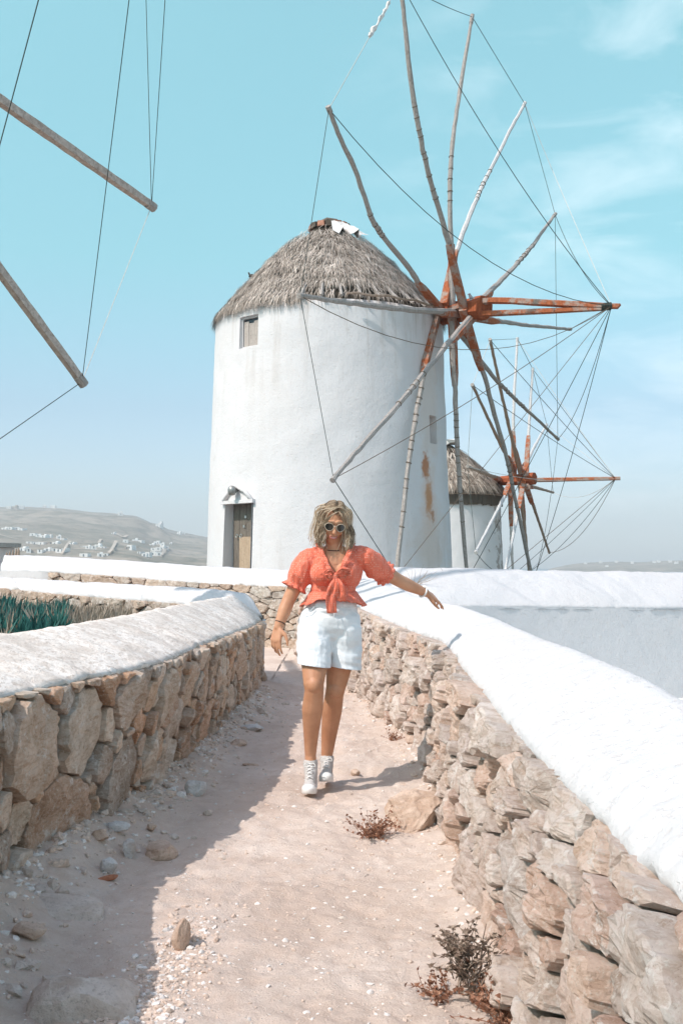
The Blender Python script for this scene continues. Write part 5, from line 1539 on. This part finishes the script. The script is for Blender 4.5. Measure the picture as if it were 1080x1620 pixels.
def cuff(c, ax, r, fl, ln, seed):
    ax = ax.normalized(); x = ax.orthogonal().normalized(); y = ax.cross(x)
    def fn(t, s):
        a = t * 2 * math.pi; rr = r + fl * abs(s - .15) * (1 + .3 * math.sin(a * 11 + seed)); return c + ax * ln * (s - .15) + (x * math.cos(a) + y * math.sin(a)) * rr
    return ruffle('cuff_ruffle', fn, 90, 6, blouse)
cuff(W(468, 924, .0), W(457, 948, -.01) - W(470, 922, .0), .054, .024, .034, 1)
cuff(W(604, 905, .11), W(630, 918, .20) - W(606, 904, .10), .052, .024, .034, 2)
for side, pl in ((-1, vl), (1, vr)):
    c0 = [Vector((p.x, 6.5 - dy, p.z)) for p, dy in zip(pl, (.045, .125, .145))]; cc = curve([c0[0] + Vector((side * .005, .06, .01))] + c0, 30)
    def fn(t, s, cc=cc, side=side):
        q = crom(cc, t * 29); return q + Vector((side * -.004 + side * .028 * s, -.012 - .008 * math.sin(t * 40 + s) * s, .004 * math.sin(t * 33) - .004 * s))
    ruffle('neck_ruffle', fn, 60, 4, blouse, closed=False)
# bow: knot, two loops, two tails
K = W(530, 911, -.165)
mb = MB(); bb = Blob(); bb.ell(K, (.020, .018, .020)); link('knot', bb.mesh(.004, 2), M['coral'], blouse)
def ribbon(name, pts, w0, w1, sd=Vector((1, 0, 0)), wav=.006, pinch=True):
    cc = curve(pts, 24)
    def fn(t, s):
        q = crom(cc, t * 23); w = lerp(w0, w1, smooth01(t * 1.6)); tg = (crom(cc, min(23, t * 23 + .5)) - crom(cc, max(0, t * 23 - .5))).normalized()
        side = (sd - tg * sd.dot(tg)).normalized(); nr = side.cross(tg)
        return q + side * (s - .5) * w + nr * (wav * math.sin(s * 9 + t * 7) + .004 * math.sin(s * 21))
    return ruffle(name, fn, 24, 8, blouse, closed=False)
ribbon('ribbon_tail', [K, W(527, 926, -.19), W(523, 945, -.185), W(525, 970, -.175)], .022, .058)
ribbon('ribbon_tail', [K, W(535, 924, -.19), W(539, 940, -.185), W(538, 951, -.175)], .022, .062)
ribbon('bow_loop', [K, W(541, 902, -.20), W(551, 905, -.19), W(543, 913, -.18), K + Vector((.01, 0, -.005))], .02, .034, Vector((0, -.3, 1)), .003)
ribbon('bow_loop', [K, W(522, 903, -.19), W(516, 908, -.18), W(522, 915, -.175), K + Vector((-.01, 0, -.005))], .02, .030, Vector((0, -.3, 1)), .003)

# shorts
b = Blob()
b.ell(W(521, 984, .02), (.186, .142, .135)); b.ell(W(525, 962, .01), (.150, .118, .085)); b.cap(W(526, 952, .01), W(526, 965, .01), .118, .135)
b.chain([(W(499, 994, -.01), .108), (W(496, 1020, -.065), .102), (W(496, 1062, -.12), .098)]); b.chain([(W(544, 994, .01), .106), (W(546, 1026, .02), .100), (W(545, 1070, .01), .099)])
b.cap(W(521, 1005, .0), W(521, 1024, -.02), .07, .045)
me = b.mesh(.006, 5)
displace(me, lambda p: .006 * noise.noise(Vector((p.x * 9, p.y * 9, p.z * 16))) + .005 * noise.noise(Vector((p.x * 12 + p.z * 25, p.y * 20, p.z * 30))))
def bisect(me, co, no):
    bm = bmesh.new(); bm.from_mesh(me)
    bmesh.ops.bisect_plane(bm, geom=bm.verts[:] + bm.edges[:] + bm.faces[:], plane_co=co, plane_no=no, clear_outer=True)
    bm.to_mesh(me); bm.free(); me.update(); me.polygons.foreach_set('use_smooth', [True] * len(me.polygons))
h0_, h1_ = W(470, 1046), W(571, 1060)
dz_ = (h1_ - h0_).normalized()
bisect(me, h0_, Vector((dz_.z, -.0, -dz_.x)))
bisect(me, Vector((0, 0, W(0, 953).z)), Vector((0, 0, 1)))
shorts = link('shorts', me, M['denim'], woman); sol = shorts.modifiers.new('s', 'SOLIDIFY'); sol.thickness = .005
wc = W(526, 954, .01)
def band(t, s):
    a = t * 6.28318; return wc + Vector((math.sin(a) * (.136 + .006 * s), -math.cos(a) * (.122 + .006 * s), .018 - .040 * s))
o = ruffle('waistband', band, 64, 2, shorts, M['denim'])
mb = MB(); q = W(531, 956, -.115); mb.tube([q, q + Vector((0, -.008, 0))], .008, 10); mb.out('button', M['steel'], shorts)
mb = MB(); mb.tube([W(529, 962, -.135), W(528, 975, -.145), W(526, 990, -.140)], .0022, 4); mb.out('fly_seam', M['denim'], shorts)
for s, pts in ((-1, [(497, 960, -.10), (489, 968, -.10), (480, 974, -.07)]), (1, [(553, 960, -.10), (560, 968, -.09), (567, 973, -.05)])):
    mb = MB(); mb.tube([W(*p) for p in pts], .0028, 4); mb.out('pocket_edge', M['denim'], shorts)

# shoes
def shoe(heel, toe, ankle, roll=0.):
    d = (toe - heel); L = d.length; d.normalize(); sd = d.cross(Vector((0, 0, 1))).normalized(); u = sd.cross(d).normalized()
    R = Matrix((sd, d, u)).transposed()
    def q(x, y, z): return heel + R @ Vector((x, y, z))
    sh_v = []; 
    outline = [(-.030, -.012), (-.037, .04), (-.034, .10), (-.042, .17), (-.040, .215), (-.026, .248), (0, .262), (.026, .248), (.040, .215), (.042, .17), (.036, .10), (.037, .04), (.030, -.012), (0, -.028)]
    oc = [Vector((x, y, 0)) for x, y in outline]; oc = [crom(oc + oc[:1], len(oc) * i / 40) for i in range(40)]
    k = L / .25
    v = []
    for z, sc in ((0, .97), (.004, 1.0), (.030, 1.0), (.034, .97)):
        for p in oc: v.append(q(p.x * sc, (.115 + (p.y - .115) * sc) * k, z + .012 * max(0, (p.y - .17) / .09) ** 2))
    n = 40; f = [(i * n + j, i * n + (j + 1) % n, (i + 1) * n + (j + 1) % n, (i + 1) * n + j) for i in range(3) for j in range(n)] + [tuple(reversed(range(n))), tuple(range(3 * n, 4 * n))]
    bb = Blob(); bb.ell(q(0, .012 * k, .052), (.034, .036, .045), R); bb.cap(q(0, .03, .05), q(0, .14 * k, .045), .034, .034); bb.ell(q(0, .195 * k, .036), (.038, .052, .028), R)
    bb.cap(q(0, .16 * k, .042), q(0, .07 * k, .085), .027, .036); bb.chain([(q(0, .04, .06), .038), (ankle.lerp(q(0, .04, .06), .35), .040), (ankle, .044)])
    me = bb.mesh(.0045, 4); cut(me, lambda p: (p - ankle).dot((ankle - q(0, .04, .06)).normalized()) > .012)
    sh = link('shoe', me, M['canvas'], woman); m = sh.modifiers.new('s', 'SOLIDIFY'); m.thickness = .003
    obj('sole', v, f, M['rubber'], sh, True)
    bb = Blob(); bb.ell(q(0, .214 * k, .034), (.0375, .040, .026), R); link('toe_cap', bb.mesh(.004, 3), M['rubber'], sh)
    a2 = ankle + d * .045
    for j in range(5):
        t = j / 4; c0 = q(0, .165 * k, .077).lerp(a2, t); wd = .020
        mb = MB(); c1 = q(0, .165 * k, .077).lerp(a2, min(1, t + .18))
        mb.tube([c0 - sd * wd, c0.lerp(c1, .5) + d * .006 + u * .006, c1 + sd * wd], .0032, 5); mb.tube([c0 + sd * wd, c0.lerp(c1, .5) + d * .007 + u * .007, c1 - sd * wd], .0032, 5); mb.out('lace', M['rubber'], sh, True)
    mb = MB(); e = a2 + u * .0 + d * .008
    for s in (-1, 1):
        mb.tube(curve([e, e + sd * s * .022 + u * .012 + d * .01, e + sd * s * .034 - u * .006 + d * .014, e + sd * s * .006 - u * .004 + d * .012], 9), .0026, 4)
        mb.tube(curve([e, e + sd * s * .018 - u * .03 + d * .014, e + sd * s * .022 - u * .06 + d * .02], 7), .0026, 4)
    mb.out('lace', M['rubber'], sh, True)
shoe(W(493, 1242, -.045), W(488, 1259, -.29), W(491, 1207, -.055))
shoe(W(517, 1230, .17), W(515, 1239, -.07), W(517, 1200, .15))
# watch strap, bracelet, necklace
def ringb(c, ax, r, th, flat=1.0):
    ax = ax.normalized(); x = ax.orthogonal().normalized(); y = ax.cross(x); mb = MB()
    mb.tube([c + (x * math.cos(t) + y * math.sin(t)) * r for t in np.linspace(0, 6.283, 25)], th, 6, flat=flat); return mb
fa = W(673, 938, .34) - W(646, 926, .26); c0 = W(669, 936, .33)
wt = ringb(c0, fa, .028, .006, 2.0).out('watch', M['strap_white'], woman, True)
mb = MB(); mb.box(c0 + Vector((0, -.010, .028)), (.026, .026, .008)); mb.out('watch_face', M['strap_white'], wt)
ringb(W(443, 985, -.055), w1 - W(450, 966, -.03), .029, .0022).out('bracelet', M['black_band'], woman, True)
ringb(W(528, 868, -.012), Vector((0, -.25, 1)), .0515, .0022).out('necklace', M['black_band'], woman, True)

# hair
hv = []; hf = []; ht = []
def lock(pts, r0, r1, tone, flat=.45, n=5):
    mb = MB(); k = len(pts); rr = [max(.0012, lerp(r0, r1, (i / (k - 1)) ** 1.6) * (1 if i else .6)) for i in range(k)]
    mb.tube(pts, rr, n, flat=flat, twist=.06); b = len(hv); hv.extend(mb.v); hf.extend([tuple(i + b for i in f) for f in mb.f])
    for i in range(k):
        tt = tone * .9 + .34 * (i / (k - 1)) - .20; ht.extend([max(0, min(1, tt + .1 * math.sin(i * 1.3)))] * n)
rh = random.Random(12)
b = Blob(); b.ell(hd(0, -.026, .034), (.079, .090, .087), HR); b.ell(hd(0, -.055, -.05), (.075, .055, .09), HR); me = b.mesh(.006, 4)
cut(me, lambda p: (HR.transposed() @ (p - HC)).y > .045 and (HR.transposed() @ (p - HC)).z < .075)
me.materials.append(M['hair']); ao = me.attributes.new('tone', 'FLOAT', 'POINT'); ao.data.foreach_set('value', [.12] * len(me.vertices))
hair = link('hair', me, None, woman)
zdown = Vector((0, 0, -1))
for i in range(1250):
    # root along the parting (slightly right of centre in the picture), then round the head and down
    u = rh.random(); side = -1 if rh.random() < .54 else 1
    yp = lerp(.070, -.09, u); x0 = .012 + side * rh.uniform(0, .010)
    if u < .8 : z0 = math.sqrt(max(0, 1 - ((yp + .02) / .098) ** 2)) * .094 + .030
    else: z0 = .075
    root = hd(x0, yp, z0)
    th = rh.uniform(.25, 1.0)                                 # how far to the side this lock falls
    az = lerp(math.radians(28), math.radians(172), min(1, max(0, u * .85 + rh.uniform(-.06, .16))))   # angle round the head from the face
    rad = rh.uniform(.073, .085)
    def around(a, z, r): return hd(side * r * math.sin(a) * .98, r * math.cos(a) * 1.02 - .018, z)
    p1 = around(az, .085 + rh.uniform(-.008, .006), rad * .80); p2 = around(az, .03, rad * 1.0); 
    L = rh.uniform(.115, .185)
    outw = (p2 - hd(0, -.018, .03)); outw.z = 0; outw.normalize()
    base = p2; pts = [root, root.lerp(p1, .5) + up * .016, p1, p2]; k = 9; ph = rh.uniform(0, 6.28); am = rh.uniform(.003, .012); tang = Vector((-outw.y, outw.x, 0))
    for j in range(1, k + 1):
        t = j / k; flare = .026 * math.sin(t * 2.2) * rh.uniform(.7, 1.3)
        pts.append(base + zdown * L * t + outw * (flare + am * math.sin(ph + t * 7.5)) + tang * am * .9 * math.cos(ph + t * 7.5) + Vector((.01 * t, -.004 * t, 0)))
    # keep the face free
    loc = HR.transposed() @ (pts[6] - HC)
    if loc.y > .035 and abs(loc.x) < .060: continue
    lock(curve(pts, 20), rh.uniform(.0018, .0042), .0008, rh.betavariate(1.6, 2.0))
for i in range(90):      # fine flyaway strands
    side = rh.choice((-1, 1)); az = math.radians(rh.uniform(20, 170)); r = rh.uniform(.098, .118)
    def around(a, z, r): return hd(side * r * math.sin(a), r * math.cos(a) - .018, z)
    pts = [hd(.012, rh.uniform(-.05, .07), .118), around(az, .075, r * .9), around(az + .05, .0, r), around(az, -.07, r * 1.12), around(az + rh.uniform(-.2, .2), -.12 + rh.uniform(-.03, .03), r * rh.uniform(1.0, 1.35))]
    lock(curve(pts, 14), .0022, .001, rh.uniform(.5, .9), 1., 4)
for s, x in ((-1, -.062), (1, .066)):      # front strands framing the face
    for i in range(16):
        e = rh.uniform(-.014, .012); ph = rh.uniform(0, 6)
        pts = [hd(.012, .072, .098), hd(x * .50 + e * .4, .092, .075), hd(x * .92 + e, .083, .03), hd(x * 1.12 + e, .066, -.02)] + [hd(x * 1.12 + e + .008 * math.sin(ph + k) + s * .004 * k, .052 - .008 * k, -.04 - .026 * k) for k in range(1, 5)]
        lock(curve(pts, 18), rh.uniform(.003, .0055), .0014, rh.uniform(.4, .8))
lo = obj('hair_lock', hv, hf, M['hair'], hair, True, kind='stuff'); a = lo.data.attributes.new('tone', 'FLOAT', 'POINT')
a.data.foreach_set('value', [float(x) for x in ht] if len(ht) == len(hv) else [.5] * len(hv))

# ------------------------------------------------------------------ birds
def bird(px, py, h, n, s, label, body_mat, facing=-1):
    q = on_plane(px, py, h, n) if n else h
    t = thing('pigeon', label, 'bird', q)
    b = Blob(); R = Matrix.Rotation(.5 * facing, 3, 'Y')
    b.ell(q + Vector((0, 0, .10 * s)), (.10 * s, .055 * s, .062 * s), R); b.cap(q + Vector((facing * -.0 * s, 0, .12 * s)) + Vector((facing * .055 * s, 0, .02 * s)), q + Vector((facing * .085 * s, 0, .20 * s)), .042 * s, .026 * s)
    b.ell(q + Vector((facing * .088 * s, 0, .215 * s)), (.030 * s, .026 * s, .027 * s)); b.cap(q + Vector((facing * .11 * s, 0, .213 * s)), q + Vector((facing * .135 * s, 0, .205 * s)), .008 * s, .004 * s)
    link('body', b.mesh(.006 * s, 3), body_mat, t)
    mb = MB(); mb.tube([q + Vector((-facing * .05 * s, 0, .09 * s)), q + Vector((-facing * .18 * s, 0, .035 * s))], [.03 * s, .035 * s], 6, flat=.3); mb.out('tail', M['dark_gap'], t)
    for y in (-.022, .022):
        mb = MB(); mb.tube([q + Vector((0, y * s, .055 * s)), q + Vector((.005, y * s, -.005))], .006 * s, 5); mb.out('leg', M['orange_deep'], t)
    for y in (-1, 1):
        mb = MB(); mb.tube([q + Vector((facing * .05 * s, y * .045 * s, .13 * s)), q + Vector((-facing * .05 * s, y * .05 * s, .10 * s)), q + Vector((-facing * .12 * s, y * .02 * s, .06 * s))], [.02 * s, .04 * s, .01 * s], 6, flat=.4); mb.out('wing', M['pigeon_wing'], t)
M['pigeon_grey'] = plain('pigeon_grey', (.16, .17, .19), .6, .3, .3, 60, .2); M['pigeon_wing'] = plain('pigeon_wing', (.30, .31, .33), .7, .2, .3, 60, .2)
bird(749, 482, hubp(749), NV, 1.0, 'grey pigeon perched on the ochre windmill axle among the spokes', M['pigeon_grey'])
ra = math.radians(-80)
bird(0, 0, P(397, 440, 24.2), None, .55, 'small dark bird sitting on the left slope of the thatched roof', M['dark_gap'])
